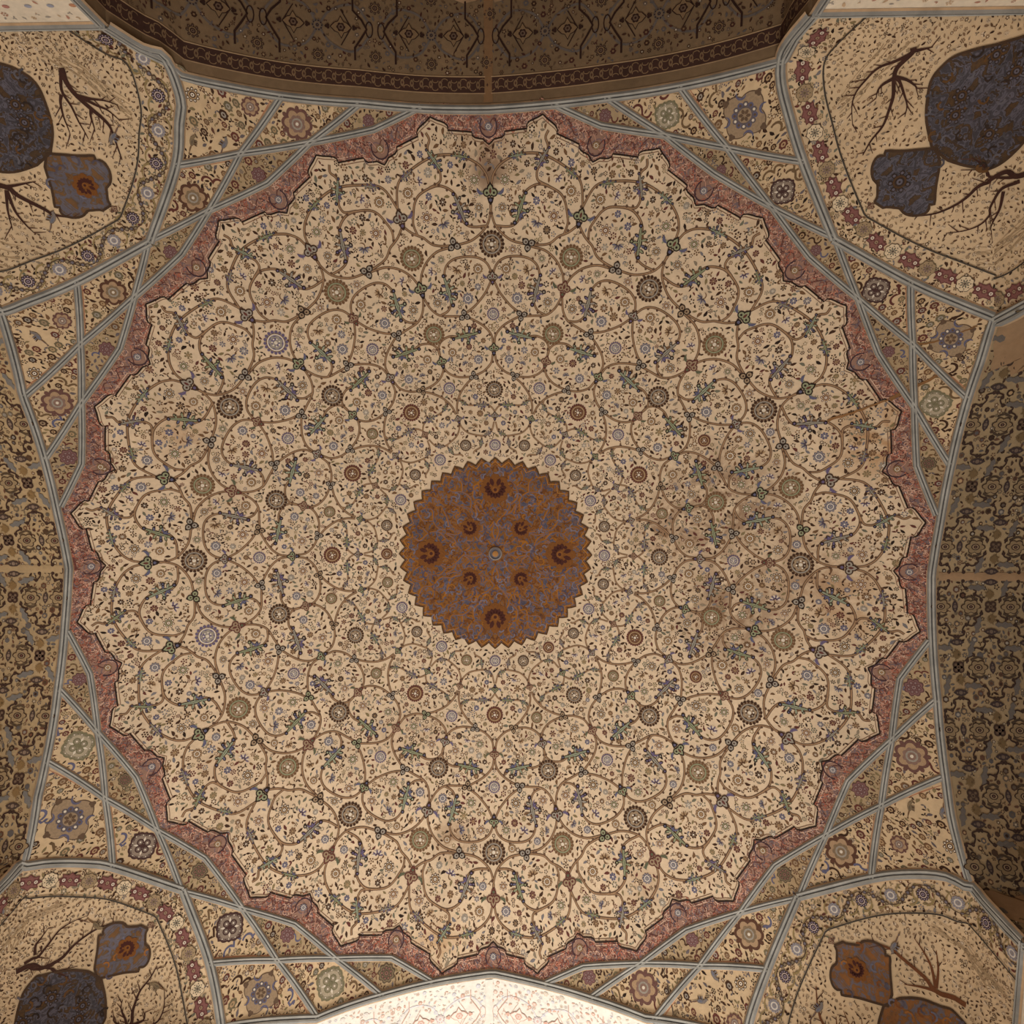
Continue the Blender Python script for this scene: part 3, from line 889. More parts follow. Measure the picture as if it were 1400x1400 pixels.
scatter(small, occ, lambda x, y: insd(x * 1.008, y * 1.008), (-5.85, 5.85, -5.85, 5.85), 300000, (.052, .092), plan, .004, -.006)
small.build('painted_leaves', M_PAINT, dome, kind='stuff', label='small scattered painted leaves and florets')

# stain streak and cracks
def crack(px, w, c, parent, nm='crack'):
    pb = PB(); pts = [un(*q)[:2] for q in px]
    pts = cr(pts, 6); pts = [p + np.array([rnd.uniform(-.008, .008), rnd.uniform(-.008, .008)]) for p in pts]
    strip2(pb, pts, w, c, plan, .016, .5)
    pb.build(nm, M_PAINT, parent)


# centre medallion
NT = 44
v = [(0, 0, zs(0) - .012)]; f = []; K2 = NT * 4
for j in range(1, 13):
    for k in range(K2):
        a = math.tau * k / K2; t = abs(((k / 4.0) % 1) - .5) * 2          # tooth profile
        r = MR * j / 12 * (1 - (.06 * (1 - t) if j == 12 else 0))
        x, y = r * math.sin(a), -r * math.cos(a); v.append((x, y, zp(x, y) - .012))
for k in range(K2): f.append((0, 1 + k, 1 + (k + 1) % K2))
for j in range(11):
    for k in range(K2): f.append((1 + j * K2 + k, 1 + (j + 1) * K2 + k, 1 + (j + 1) * K2 + (k + 1) % K2, 1 + j * K2 + (k + 1) % K2))
med = obj('center_medallion', gmesh('center_medallion', v, f, M_MED), dome, label='saw-edged gilded and blue medallion at the crown of the dome')
pb = PB()
edge = []
for k in range(K2 + 1):
    a = math.tau * k / K2; t = abs(((k / 4.0) % 1) - .5) * 2; r = MR * (1 - .06 * (1 - t)); edge.append(np.array([r * math.sin(a), -r * math.cos(a)]))
strip2(pb, edge, .022, C(70, 46, 24), plan, .016)
strip2(pb, [p * .965 for p in edge], .014, C(146, 96, 40), plan, .016)
GOLD = C(130, 80, 22)
for q in range(8):                            # gold scrolls, mirrored eight times
    for mir in (-1, 1):
        for path in ([(.2, 0), (.35, 8), (.5, 3), (.62, 12), (.8, 16), (.95, 8), (1.1, 4)], [(.8, 16), (.95, 21), (1.1, 17), (1.2, 10), (1.32, 12)], [(.5, 3), (.42, 15), (.5, 21)], [(1.1, 17), (1.25, 20), (1.36, 17)], [(.62, 12), (.7, 20), (.84, 22)]):
            pts = []
            for r, t in path:
                a = math.radians(45 * q + mir * t); pts.append((r * math.sin(a), -r * math.cos(a)))
            strip2(pb, cr(pts, 4), .026, GOLD, plan, .016); strip2(pb, [p + np.array([.012, .006]) for p in cr(pts, 4)], .012, C(84, 76, 88), plan, .0165)
for _ in range(420):
    a = rnd.uniform(0, math.tau); r = MR * .93 * math.sqrt(rnd.random()); x, y = r * math.sin(a), -r * math.cos(a); s = rnd.uniform(.03, .06); a0 = rnd.uniform(0, 6)
    strip2(pb, [np.array([x + s * math.cos(a0 + k * .8), y + s * math.sin(a0 + k * .8)]) for k in range(5)], .02, rnd.choice((C(88, 80, 92), C(68, 60, 74), GOLD, C(96, 54, 16), C(100, 92, 102))), plan, .017)
pb.build('gilded_scrolls', M_PAINT, med, kind='stuff')
mp_ = PB()
DM = C(62, 28, 20)
lobed(mp_, 1.0, 8, .1, C(104, 62, 24), .004)
for k in range(9):
    a = math.pi * (k / 8.0); petal(mp_, .3 * math.cos(a), -.1 + .3 * math.sin(a), .5, .3, a, DM, .02)
for s in (-1, 1): petal(mp_, s * .15, -.2, .6, .3, -math.pi / 2 + s * .3, DM, .02); disc(mp_, s * .5, -.35, .13, DM, .02, 7)
disc(mp_, 0, .05, .25, C(112, 68, 28), .03, 10); disc(mp_, 0, .05, .12, DM, .04, 8)
MPAL = fin(mp_.mesh('medallion_palmette'))
for q in range(4):
    a = q * math.pi / 2
    x, y = 1.02 * math.sin(a), -1.02 * math.cos(a); place('palmette', MPAL, frame_plan(x, y, math.atan2(y, x) - math.pi / 2, .02), .22, med)
    a += math.pi / 4
    x, y = .56 * math.sin(a), -.56 * math.cos(a); place('palmette', MPAL, frame_plan(x, y, math.atan2(y, x) - math.pi / 2, .02), .15, med)
v = []; f = []
prof = [(.105, .0), (.105, .03), (.085, .045), (.07, .03), (.055, .03), (.045, .05), (.02, .06), (0, .062)]
for (r, h) in prof:
    for k in range(24): a = math.tau * k / 24; v.append((r * math.cos(a), r * math.sin(a), zs(0) - .012 - h))
for j in range(len(prof) - 1):
    for k in range(24): f.append((j * 24 + k, j * 24 + (k + 1) % 24, (j + 1) * 24 + (k + 1) % 24, (j + 1) * 24 + k))
pbm = PB(); pbm.v = v; pbm.f = f; pbm.c = [(C(120, 112, 108) if j in (0, 1, 4) else C(84, 78, 82) if j in (2, 3) else C(150, 104, 56)) for j in range(len(prof) - 1) for k in range(24)]
pbm.build('center_boss', M_PAINT, med)

# ------------------------------------------------------------------ net vault: shell, panels, ribs
ceil = obj('ceiling', None, kind='structure', label='star-ribbed net vault of painted panels around the dome')
v = []; f = []; nt_ = 192; rr = [5.55 + .075 * k for k in range(6)]
for r in rr:
    for k in range(nt_):
        a = math.tau * k / nt_; x, y = r * math.sin(a), -r * math.cos(a)
        v.append((x, y, zs(r) + .05))
for j in range(len(rr) - 1):
    for k in range(nt_):
        ids = (j * nt_ + k, j * nt_ + (k + 1) % nt_, (j + 1) * nt_ + (k + 1) % nt_, (j + 1) * nt_ + k)
        if all(-Dlf - .0 < v[q][0] < Drt + .0 and -Dtop - .0 < v[q][1] < Dbt + .0 for q in ids): f.append(ids)
obj('vault_shell', gmesh('vault_shell', v, f, M_SHELL), ceil)

T_MED = {}


def t_square(c1, c2, c3):
    pb = PB()
    def sq(r, p, c, z, amp=.06):
        pts = []
        for k in range(40):
            a = math.tau * k / 40; q = r / ((abs(math.cos(a)) ** p + abs(math.sin(a)) ** p) ** (1 / p)) * (1 + amp * math.cos(16 * a) * .5)
            pts.append((q * math.cos(a), q * math.sin(a), z))
        pb.poly(pts, c)
    sq(1.0, 3.2, c1, .004, .1); sq(.86, 3.2, c2, .012); sq(.74, 3.0, c3, .02, .0)
    for k in range(4):
        a = math.pi / 4 + k * math.pi / 2
        disc(pb, .36 * math.cos(a), .36 * math.sin(a), .27, c1, .03, 10); disc(pb, .36 * math.cos(a), .36 * math.sin(a), .18, c2, .04, 9); disc(pb, .36 * math.cos(a), .36 * math.sin(a), .07, PALE, .05, 6)
        a += math.pi / 4
        petal(pb, 0, 0, .7, .16, a, PALE, .028)
    disc(pb, 0, 0, .16, c1, .05, 8)
    for k in range(22):
        a = math.tau * k / 22 + .1; q = .8 / ((abs(math.cos(a)) ** 3.2 + abs(math.sin(a)) ** 3.2) ** (1 / 3.2)); disc(pb, q * math.cos(a), q * math.sin(a), .05, PALE if k % 2 else c1, .03, 5)
    return fin(pb.mesh('panel_medallion'))


def t_lobe(c1, c2, c3, n=8):
    pb = PB()
    lobed(pb, 1.0, n, .12, c1, .004); lobed(pb, .88, n, .12, c2, .012)
    for k in range(n):
        a = math.tau * k / n; disc(pb, .58 * math.cos(a), .58 * math.sin(a), .22, c1, .02, 8); disc(pb, .58 * math.cos(a), .58 * math.sin(a), .13, c3, .03, 7)
    disc(pb, 0, 0, .34, c1, .03, 12); disc(pb, 0, 0, .24, c3, .04, 10); disc(pb, 0, 0, .1, c1, .05, 6)
    return fin(pb.mesh('panel_medallion'))


def t_quatre(c1, c2, c3):
    pb = PB()
    lobed(pb, 1.0, 4, .16, c1, .004, 0, seg=64); lobed(pb, .95, 4, .16, c2, .012, 0, seg=64)
    for k in range(12):
        a = math.tau * k / 12; disc(pb, .5 * math.cos(a), .5 * math.sin(a), .15, c3 if k % 2 else BLUE, .02, 7); disc(pb, .5 * math.cos(a), .5 * math.sin(a), .07, PALE if k % 2 else c1, .03, 6)
    disc(pb, 0, 0, .42, c3, .03, 16); disc(pb, 0, 0, .34, TAUPE, .04, 14)
    for k in range(6):
        a = math.tau * k / 6; petal(pb, .05 * math.cos(a), .05 * math.sin(a), .26, .16, a, c1, .05)
    for k in range(4):
        a = math.tau * k / 4; lobed(pb, .15, 3, .2, c1, .02, a, 1.13 * math.cos(a), 1.13 * math.sin(a), 18)
        crescent(pb, 1.0 * math.cos(a + .785), 1.0 * math.sin(a + .785), .24, a + 2.0, a + 5.2, .1, BLUE, .02)
    return fin(pb.mesh('panel_medallion'))


def t_ring(c1, c2):
    pb = PB()
    lobed(pb, 1.0, 6, .14, c1, .004); lobed(pb, .80, 6, .16, C(146, 118, 90), .012); lobed(pb, .56, 8, .08, c2, .02); disc(pb, 0, 0, .4, GREY, .03, 12); disc(pb, 0, 0, .28, c2, .04, 10); disc(pb, 0, 0, .12, PALE, .05, 7)
    for k in range(6):
        a = math.tau * (k + .5) / 6; petal(pb, .85 * math.cos(a), .85 * math.sin(a), .36, .3, a, c1, .014)
    return fin(pb.mesh('panel_medallion'))


MQ1 = t_square(C(60, 38, 34), C(100, 84, 74), C(122, 106, 92)); MQ2 = t_square(C(104, 96, 72), C(122, 110, 90), C(148, 134, 112)); MQ3 = t_square(C(86, 92, 72), C(112, 102, 84), C(130, 110, 92))
ML1 = t_lobe(C(84, 54, 52), C(108, 76, 72), C(120, 96, 92)); ML2 = t_lobe(C(72, 58, 44), C(104, 88, 66), C(110, 78, 66), 9); ML3 = t_lobe(C(100, 96, 80), C(120, 110, 90), C(110, 96, 84), 6)
MX1 = t_quatre(C(86, 66, 50), TAUPE, C(86, 76, 76)); MR1 = t_ring(C(78, 50, 36), C(112, 92, 70)); MR2 = t_ring(C(92, 62, 54), C(116, 90, 78))


def m_bird(c1, c2):
    """bird with folded wing and a long sweeping tail"""
    pb = PB()
    body = [(-.35, -.02), (-.2, .14), (.05, .2), (.3, .15), (.42, .22), (.5, .3), (.6, .31), (.66, .25), (.78, .21), (.64, .18), (.56, .06), (.4, -.08), (.1, -.15), (-.15, -.12)]
    pb.poly([(x * 1.05, y * 1.12, .006) for x, y in body], BROWN); pb.poly([(x, y, .012) for x, y in body], c1)
    pb.poly([(-.3, .02, .02), (0, .12, .02), (.28, .06, .02), (.05, -.08, .02)], c2)
    for k in range(5):
        pts = [np.array([-.25 - .75 * w, .0 - (.10 + .09 * k) * w + .35 * w * w * (k - 1) * .35]) for w in np.linspace(0, 1, 7)]
        strip2(pb, pts, .075, c2 if k % 2 else MBROWN, lambda x, y, z: (x, y, z), .009 + .001 * k, .6)
    for k in range(4): petal(pb, -.1 + .1 * k, .14, .34, .09, 2.0 - .12 * k, c2 if k % 2 else BROWN, .016)
    for k in range(3): petal(pb, .56, .3, .2, .04, 1.9 + .3 * k, BROWN, .014)
    return fin(pb.mesh('painted_bird'))


BIRD = [m_bird(C(108, 98, 92), C(92, 92, 102)), m_bird(C(112, 94, 70), C(92, 78, 60))]


def panel(poly, kind, label=None):
    """one field of the net: plaster panel, painted border line, centre motif, floral infill"""
    poly = [np.array(p[:2]) for p in poly]
    dense = []
    for a, b in zip(poly, poly[1:] + poly[:1]):
        n = max(1, int(np.linalg.norm(b - a) / .16))
        for k in range(n): dense.append(a + (b - a) * k / n)
    cen = sum(dense) / len(dense)
    v = [(*cen, zp(*cen))]; f = []; n = len(dense); fr = (.34, .67, 1.0)
    for t in fr:
        for p in dense: q = cen + (p - cen) * t; v.append((*q, zp(*q)))
    for k in range(n): f.append((0, 1 + k, 1 + (k + 1) % n))
    for j in range(2):
        for k in range(n): f.append((1 + j * n + k, 1 + (j + 1) * n + k, 1 + (j + 1) * n + (k + 1) % n, 1 + j * n + (k + 1) % n))
    tent = kind == 'tent'
    o = obj('vault_panel', gmesh('vault_panel', v, f, M_TENT if tent else M_PANEL), ceil)
    # motif
    ins = in_poly([cen + (p - cen) * .88 for p in dense]); ins3 = in_poly([cen + (p - cen) * .72 for p in dense]); ins2 = in_poly(dense)
    inr = min(np.linalg.norm(p - cen) for p in dense)
    oc = Occ(.1); pb = PB()
    strip2(pb, [cen + (p - cen) * .90 for p in dense] + [cen + (dense[0] - cen) * .90], .009, C(150, 100, 74), plan, .005)
    ang = math.atan2(cen[1], cen[0]) + math.pi / 4
    big = kind in ('bigbird', 'bigmed')
    if kind == 'bigbird':
        spots = []
        for _ in range(400):
            x = rnd.uniform(min(p[0] for p in dense), max(p[0] for p in dense)); y = rnd.uniform(min(p[1] for p in dense), max(p[1] for p in dense))
            if ins3(x, y) and all((x - a) ** 2 + (y - b) ** 2 > .28 ** 2 for a, b in spots): spots.append((x, y))
        for k, (x, y) in enumerate(spots[:11]):
            oc.add(x, y, .1)
            if k % 3 < 1 or k in (4, 7): place('painted_bird', BIRD[k % 2], frame_plan(x, y, rnd.uniform(0, 6.28), .010), .135, o, k % 2)
            else: place('medallion', (ML3, FLW[0], MR2, FLW[2], SUN[1])[k % 5], frame_plan(x, y, rnd.uniform(0, 6), .010), (.105, .08, .09, .075, .1)[k % 5], o)
    else:
        me, s = {'tent': ((ML1, ML2)[rnd.random() < .35], .19 if inr < .2 else .15), 'kite': (MQ2, .19), 'kite2': (MR2, .19), 'mid': (MQ1, .18), 'mid2': (MR1, .20), 'bigmed': (MX1, .37)}[kind]
        if tent: s = min(.15, inr * .62)
        else: s = min(s, inr * .78)
        oc.add(cen[0], cen[1], s * (.92 if kind == 'bigmed' else 1.0))
        place('medallion', me, frame_plan(cen[0], cen[1], math.atan2(cen[1], cen[0]) if kind in ('bigmed', 'tent', 'mid2', 'kite2') else ang, .010), s, o)
        for k in range(6 if not tent else 3):           # C-scrolls around the motif
            a = math.tau * k / (6 if not tent else 3) + .5 + rnd.uniform(-.3, .3)
            for rad_ in (s * 1.75, s * 1.45, s * 1.25):
                x, y = cen[0] + rad_ * math.cos(a), cen[1] + rad_ * math.sin(a)
                if ins(x, y): break
            else: continue
            a0 = rnd.uniform(0, 6.28); q = .055 if not tent else .035; cc = rnd.choice((BROWN, BLUE, MAROON, C(96, 74, 50)))
            pts = [np.array([x + q * math.cos(a0 + w) * (1 if w < 3.2 else 1) + (.0 if w < 3.2 else -2 * q * math.cos(a0 + 3.2)), y + q * math.sin(a0 + w) * (1 if w < 3.2 else -1)]) for w in np.linspace(0, 3.1, 8)]
            pts += [np.array([pts[-1][0] - q * math.cos(a0) + q * math.cos(a0 + w), pts[-1][1] - q * math.sin(a0) - q * math.sin(w) * .9]) for w in np.linspace(.5, 2.6, 6)]
            if all(ins2(p[0], p[1]) for p in pts):
                strip2(pb, pts, .022 if kind != 'tent' else .016, cc, plan, .006)
                for p in pts[::2]: oc.add(p[0], p[1], .02)
    x0, x1 = min(p[0] for p in dense), max(p[0] for p in dense); y0, y1 = min(p[1] for p in dense), max(p[1] for p in dense)
    fc = [BROWN, BROWN, DBROWN, MBROWN, C(84, 54, 40), OLIVE, C(88, 78, 78)]
    # larger florets first
    for _ in range(260 if not tent else 110):
        x = rnd.uniform(x0, x1); y = rnd.uniform(y0, y1); s = rnd.uniform(.026, .046)
        if not ins(x, y) or not oc.free(x, y, s + .012): continue
        oc.add(x, y, s); c1 = rnd.choice((BROWN, MBROWN, MAROON, C(96, 84, 62)))
        pb.poly([plan(x + s * (1 + .16 * math.cos(7 * w)) * math.cos(w), y + s * (1 + .16 * math.cos(7 * w)) * math.sin(w), .006) for w in np.linspace(0, 6.0, 15)], c1)
        pb.poly([plan(x + s * .56 * math.cos(w), y + s * .56 * math.sin(w), .008) for w in np.linspace(0, 5.4, 7)], rnd.choice((TAUPE, TAN, GREY)))
        pb.poly([plan(x + s * .25 * math.cos(w), y + s * .25 * math.sin(w), .010) for w in np.linspace(0, 5.0, 5)], c1)
    ar = (x1 - x0) * (y1 - y0)
    scatter(pb, oc, ins, (x0, x1, y0, y1), int(9000 * ar), (.042, .072), plan, .005, -.004, fc)
    pb.build('floral_infill', M_PAINT, o, kind='stuff')
    return o


def arch_run(side, t0, t1, n=6):
    out = []
    for k in range(n + 1):
        t = t0 + (t1 - t0) * k / n; x, y = side_xy(side, t, edge_e(side, t)); out.append(np.array([x, y, zp(x, y)]))
    return out


QUAD = [('top_right', 0, 'top', 'right'), ('bottom_right', 6, 'right', 'bottom'), ('bottom_left', 12, 'bottom', 'left'), ('top_left', 18, 'left', 'top')]
for key, o6, s0, s1 in QUAD:
    w = lambda i: i % 24
    q = SQO[key]
    birds = key in ('top_left', 'bottom_right')
    # which squinch edge faces which arch
    e_of = {'top': (q.eY, q.JY), 'bottom': (q.eY, q.JY), 'left': (q.eX, q.JX), 'right': (q.eX, q.JX)}
    tt = lambda s, p: p[0] if s in ('top', 'bottom') else p[1]
    k1, k2, k3, k4, k5 = w(o6 + 1), w(o6 + 2), w(o6 + 3), w(o6 + 4), w(o6 + 5)
    N0, N1, N2, N3, N4, N5 = (N[w(o6 + k)] for k in range(6))
    kp = k2 if k2 in B else None
    panel([N0, M[k1], N1, A[k1]], 'tent')
    panel([N1, P[k2], B[k2], A[k1]], 'kite2' if birds else 'kite')
    panel([N1, M[k2], N2, P[k2]], 'tent')
    e, J = e_of[s0]; run = arch_run(s0, tt(s0, B[k2]), tt(s0, J))
    panel([P[k2], B[k2]] + run[1:] + list(e[:1:-1]) + [Q[k2]], 'bigbird' if birds else 'bigmed')
    panel([P[k2], N2, P[k3], Q[k2]], 'mid2' if birds else 'mid')
    panel([N2, M[k3], N3, P[k3]], 'tent')
    panel([P[k4], N3, P[k3], Q[k4]], 'mid2' if birds else 'mid')
    panel([N3, M[k4], N4, P[k4]], 'tent')
    e, J = e_of[s1]; run = arch_run(s1, tt(s1, B[k4]), tt(s1, J))
    panel([P[k4], B[k4]] + run[1:] + list(e[:1:-1]) + [Q[k4]], 'bigbird' if birds else 'bigmed')
    panel([N4, P[k4], B[k4], A[k5]], 'kite2' if birds else 'kite')
    panel([N4, M[k5], N5, A[k5]], 'tent')

RL, RD, RE, RM_ = C(142, 138, 130), C(98, 95, 92), C(164, 136, 106), C(124, 121, 116)


def rib(name, pts, nrm, w, parent, off=0.0, h=.035, side=None):
    """raised moulding: bevelled strip with a sunk middle line"""
    n = len(pts); pb = PB()
    prof = [(-.5, 0), (-.40, h * .45), (-.24, h), (-.07, h * .9), (0, h * .55), (.07, h * .9), (.24, h), (.40, h * .45), (.5, 0)]
    cl = [RE, RM_, RL, RD, RD, RL, RM_, RE]
    rows = []
    for i in range(n):
        a = pts[max(i - 1, 0)]; b = pts[min(i + 1, n - 1)]; t = b - a; t = t / (np.linalg.norm(t) + 1e-9)
        nn = nrm[i] - t * (nrm[i] @ t); nn /= np.linalg.norm(nn)
        bb = np.cross(nn, t)
        if side is not None and bb @ side[i] < 0: bb = -bb
        c = pts[i] + bb * off
        rows.append([c + bb * w * u + nn * (hh + .004) for u, hh in prof])
    k = len(prof)
    for r in rows:
        for p in r: pb.v.append(tuple(map(float, p)))
    for i in range(n - 1):
        for j in range(k - 1): pb.f.append((i * k + j, i * k + j + 1, (i + 1) * k + j + 1, (i + 1) * k + j)); pb.c.append(cl[j])
    return pb.build(name, M_RIB, parent)


def plan_line(nodes):
    out = []
    for a, b in zip(nodes[:-1], nodes[1:]):
        n = max(2, int(np.linalg.norm(b[:2] - a[:2]) / .12))
        for k in range(n): q = a[:2] + (b[:2] - a[:2]) * k / n; out.append(np.array(plan(*q)))
    q = nodes[-1]; out.append(np.array(plan(q[0], q[1])))
    return out


A = {k: p * np.array([.993, .993, 1]) for k, p in A.items()}; B = {k: p * np.array([.993, .993, 1]) for k, p in B.items()}
for i in range(24):
    w = lambda i: i % 24
    # clockwise line from M_i, and counter-clockwise line from M_(i+1); both pass N_i
    cw = [M[i], N[i]]; cc = [M[w(i + 1)], N[i]]
    r6 = i % 6
    if r6 == 0: cc[1] = N[i] + (cc[0] - N[i]) * .12
    if r6 == 5: cw[1] = N[i] + (cw[0] - N[i]) * .12
    if r6 == 1: cw += [P[w(i + 1)], Q[w(i + 1)]]; cc += [A[i]]
    if r6 == 2: cw += [P[w(i + 1)]]; cc += [P[i], B[i]]
    if r6 == 3: cw += [P[w(i + 1)], B[w(i + 1)]]; cc += [P[i]]
    if r6 == 4: cw += [A[w(i + 1)]]; cc += [P[i], Q[i]]
    for line in (cw, cc):
        if (r6 == 0 and line is cw) or (r6 == 5 and line is cc): continue      # the arch rib runs here
        pts = plan_line(line)
        inward = -np.array([line[0][0], line[0][1], 0.0])
        # on the rim the moulding lies just outside the rose border
        rib('rib', pts, [vnorm(p[0], p[1]) for p in pts], .100, ceil, .018, .035, [-inward] * len(pts))

for key, q in SQO.items():
    for e, J in ((q.c0, 0), (q.d0, 1)):
        pts = [p for p in e[::2]]
        nr_ = []
        for k, p in enumerate(pts):
            f_ = min(1, max(0, (7.45 - p[2]) / .6)); wn = np.array([0, -q.sy, 0]) if J == 0 else np.array([-q.sx, 0, 0.])
            n_ = vnorm(p[0], p[1]) * (1 - f_) + wn * f_; nr_.append(n_ / np.linalg.norm(n_))
        rib('rib', pts, nr_, .135, ceil, 0, .045)
    # cornice moulding at the foot of the squinch
    for a, b, n_ in ((q.B1, q.K, np.array([0, -q.sy, 0.])), (q.B2, q.K, np.array([-q.sx, 0., 0.]))):
        pts = [a + (b - a) * k / 10 for k in range(11)]
        rib('cornice', pts, [n_] * 11, .07, ceil, 0, .05)

for side in ARCH:
    pr = PROF[side]; D = ARCH[side][0]; pts = []; nr_ = []; sd = []
    for (t, z, e) in pr:
        if z < 2.9: continue
        x, y = side_xy(side, t, e); p = np.array([x, y, z]); pts.append(p)
        wx, wy = side_xy(side, 0, -1.0); wn = np.array([wx, wy, 0.])
        f_ = min(1, max(0, (7.45 - z) / .6)); n_ = vnorm(x, y) * (1 - f_) + wn * f_; nr_.append(n_ / np.linalg.norm(n_))
        tx, ty = side_xy(side, np.sign(t) * 1.0 if abs(t) > 1 else 0, 0); s_ = wn * (1 - f_) + np.array([tx, ty, 0]) * f_; sd.append(s_)
    rib('arch_rib', pts, nr_, .12, ceil, .05, .045, sd)

crack([(1216, 546), (1250, 530), (1290, 508)], .05, C(112, 78, 46), ceil)
crack([(1130, 575), (1172, 562), (1214, 547)], .035, C(120, 84, 50), dome)
crack([(1246, 472), (1275, 468), (1310, 455), (1336, 446)], .025, C(112, 78, 46), ceil)
crack([(900, 1292), (907, 1310), (908, 1330)], .02, C(70, 56, 46), ceil)
crack([(912, 1345), (918, 1372), (921, 1399)], .02, C(70, 56, 46), ceil)

# ------------------------------------------------------------------ squinches
LINE = [(1.0, .222), (.93, .195), (.858, .171), (.80, .157), (.745, .153), (.67, .157), (.56, .165), (.464, .17), (.34, .185), (.215, .205)]
TREES = {'B': [[(0.868, 0.435), (0.848, 0.436), (0.787, 0.402), (0.747, 0.397), (0.696, 0.398), (0.647, 0.382), (0.587, 0.353), (0.525, 0.302), (0.461, 0.26)],
               [(0.848, 0.436), (0.81, 0.39), (0.778, 0.342), (0.729, 0.304), (0.682, 0.269), (0.635, 0.251), (0.568, 0.242)], [(0.747, 0.397), (0.739, 0.416), (0.701, 0.434), (0.668, 0.443), (0.631, 0.433)],
               [(0.751, 0.403), (0.747, 0.44), (0.734, 0.466), (0.725, 0.477)], [(0.747, 0.397), (0.721, 0.361), (0.7, 0.345), (0.676, 0.339)], [(0.855, 0.441), (0.866, 0.475), (0.874, 0.50)]],
         'B2': [[(0.466, 0.87), (.468, .814), (0.491, 0.783), (0.48, 0.727), (0.449, 0.664), (0.403, 0.619), (0.362, 0.57), (0.317, 0.499), (0.281, 0.411)],
                [(0.447, 0.83), (0.441, 0.765), (0.405, 0.729), (0.367, 0.696), (0.32, 0.655), (0.285, 0.6), (0.255, 0.53)], [(0.471, 0.814), (0.469, 0.793), (0.492, 0.708), (0.504, 0.691), (0.488, 0.605)],
                [(0.492, 0.708), (0.518, 0.68), (0.535, 0.645)], [(0.43, 0.77), (0.379, 0.755), (0.345, 0.729), (0.305, 0.696)]],
         'A': [[(0.815, 0.398), (0.769, 0.412), (0.723, 0.396), (0.664, 0.349), (0.628, 0.316), (0.592, 0.289), (0.562, 0.275), (0.524, 0.26), (0.456, 0.238)],
               [(0.804, 0.411), (0.741, 0.439), (0.683, 0.419), (0.626, 0.403), (0.564, 0.371)], [(0.726, 0.445), (0.7, 0.456), (0.654, 0.456), (0.595, 0.442)],
               [(0.712, 0.384), (0.695, 0.341), (0.681, 0.293), (0.658, 0.248)], [(0.712, 0.384), (0.671, 0.325), (0.647, 0.288), (0.606, 0.251)], [(0.659, 0.35), (0.637, 0.356), (0.584, 0.346)]],
         'A2': [[(.47, .80), (0.46, 0.687), (0.42, 0.638), (0.352, 0.543), (0.322, 0.504), (0.297, 0.445), (0.278, 0.399)], [(0.46, 0.687), (0.459, 0.624), (0.457, 0.573)], [(0.447, 0.682), (0.377, 0.677), (0.303, 0.657)],
                [(0.447, 0.68), (0.373, 0.652), (0.314, 0.611), (0.271, 0.574)]]}
SMALL = [(.285, .265), (.312, .283), (.345, .292), (.366, .296), (.378, .284), (.40, .282), (.43, .290), (.462, .308), (.478, .327), (.482, .345), (.500, .349), (.508, .385), (.516, .42), (.530, .47), (.545, .53)]
BIG = [(.545, .515), (.63, .505), (.711, .512), (.762, .522), (.806, .545), (.846, .58), (.874, .647), (.895, .729), (.91, .80), (.93, .87), (.95, .95)]
SLAB = {'top_right': 'top right squinch with star-cartouche border, bare tree and near-black medallion', 'bottom_left': 'bottom left squinch with star-cartouche border and crested birds in a bare tree',
        'top_left': 'top left squinch with rosette garland border, long-tailed birds and dark medallion', 'bottom_right': 'bottom right squinch with rosette garland border and a rust-orange medallion'}


def m_star(c1, c2):
    pb = PB()
    pts = []
    for k in range(24):
        a = math.tau * k / 24; r = 1.0 if k % 3 == 0 else .72 if k % 3 == 1 else .78
        pts.append((1.25 * r * math.cos(a), .8 * r * math.sin(a), .005))
    pb.poly(pts, c1); pb.poly([(x * .86, y * .86, .014) for x, y, z in pts], c2)
    for x in (-.6, 0, .6):
        lobed(pb, .3 if x else .24, 6, .16, c1, .02, 0, x, 0, 24); disc(pb, x, 0, .17, PALE if x else TAUPE, .03, 8); disc(pb, x, 0, .07, c1, .04, 6)
    return fin(pb.mesh('star_cartouche'))


def m_octagon(c1, c2, c3):
    pb = PB()
    lobed(pb, 1.0, 8, .07, c1, .005); lobed(pb, .92, 8, .07, c2, .014)
    for k in range(8):
        a = math.tau * k / 8; petal(pb, .1 * math.cos(a), .1 * math.sin(a), .5, .2, a, c3, .02); disc(pb, .66 * math.cos(a + .39), .66 * math.sin(a + .39), .09, c1, .02, 6)
    disc(pb, 0, 0, .16, c1, .03, 8)
    return fin(pb.mesh('octagon_rosette'))


MPD = fin(m_flower(C(46, 34, 28), C(70, 48, 28), C(84, 78, 86), 7))
STAR = m_star(C(88, 50, 46), C(112, 72, 66)); OCTG = m_octagon(C(92, 76, 56), C(138, 116, 88), C(104, 84, 76)); OCTW = m_octagon(C(80, 68, 56), C(190, 168, 138), C(100, 92, 78))
GARD = fin(m_flower(DBROWN, C(160, 140, 132), C(120, 104, 116), 12)); GARW = fin(m_flower(C(128, 124, 132), PALE, C(120, 108, 100), 12))


def bandmid(t):
    """centre line of the border between rib and inner line, t in -1..1 through the apex corner"""
    s = abs(t); L = cr([(u, v * .52) for u, v in LINE[::-1]], 6)
    Ls = resamp([(p[0], p[1], 0) for p in L], 121)[:, :2]
    p = Ls[min(120, int(s * 120))]
    return (p[0], p[1]) if t >= 0 else (p[1], p[0])


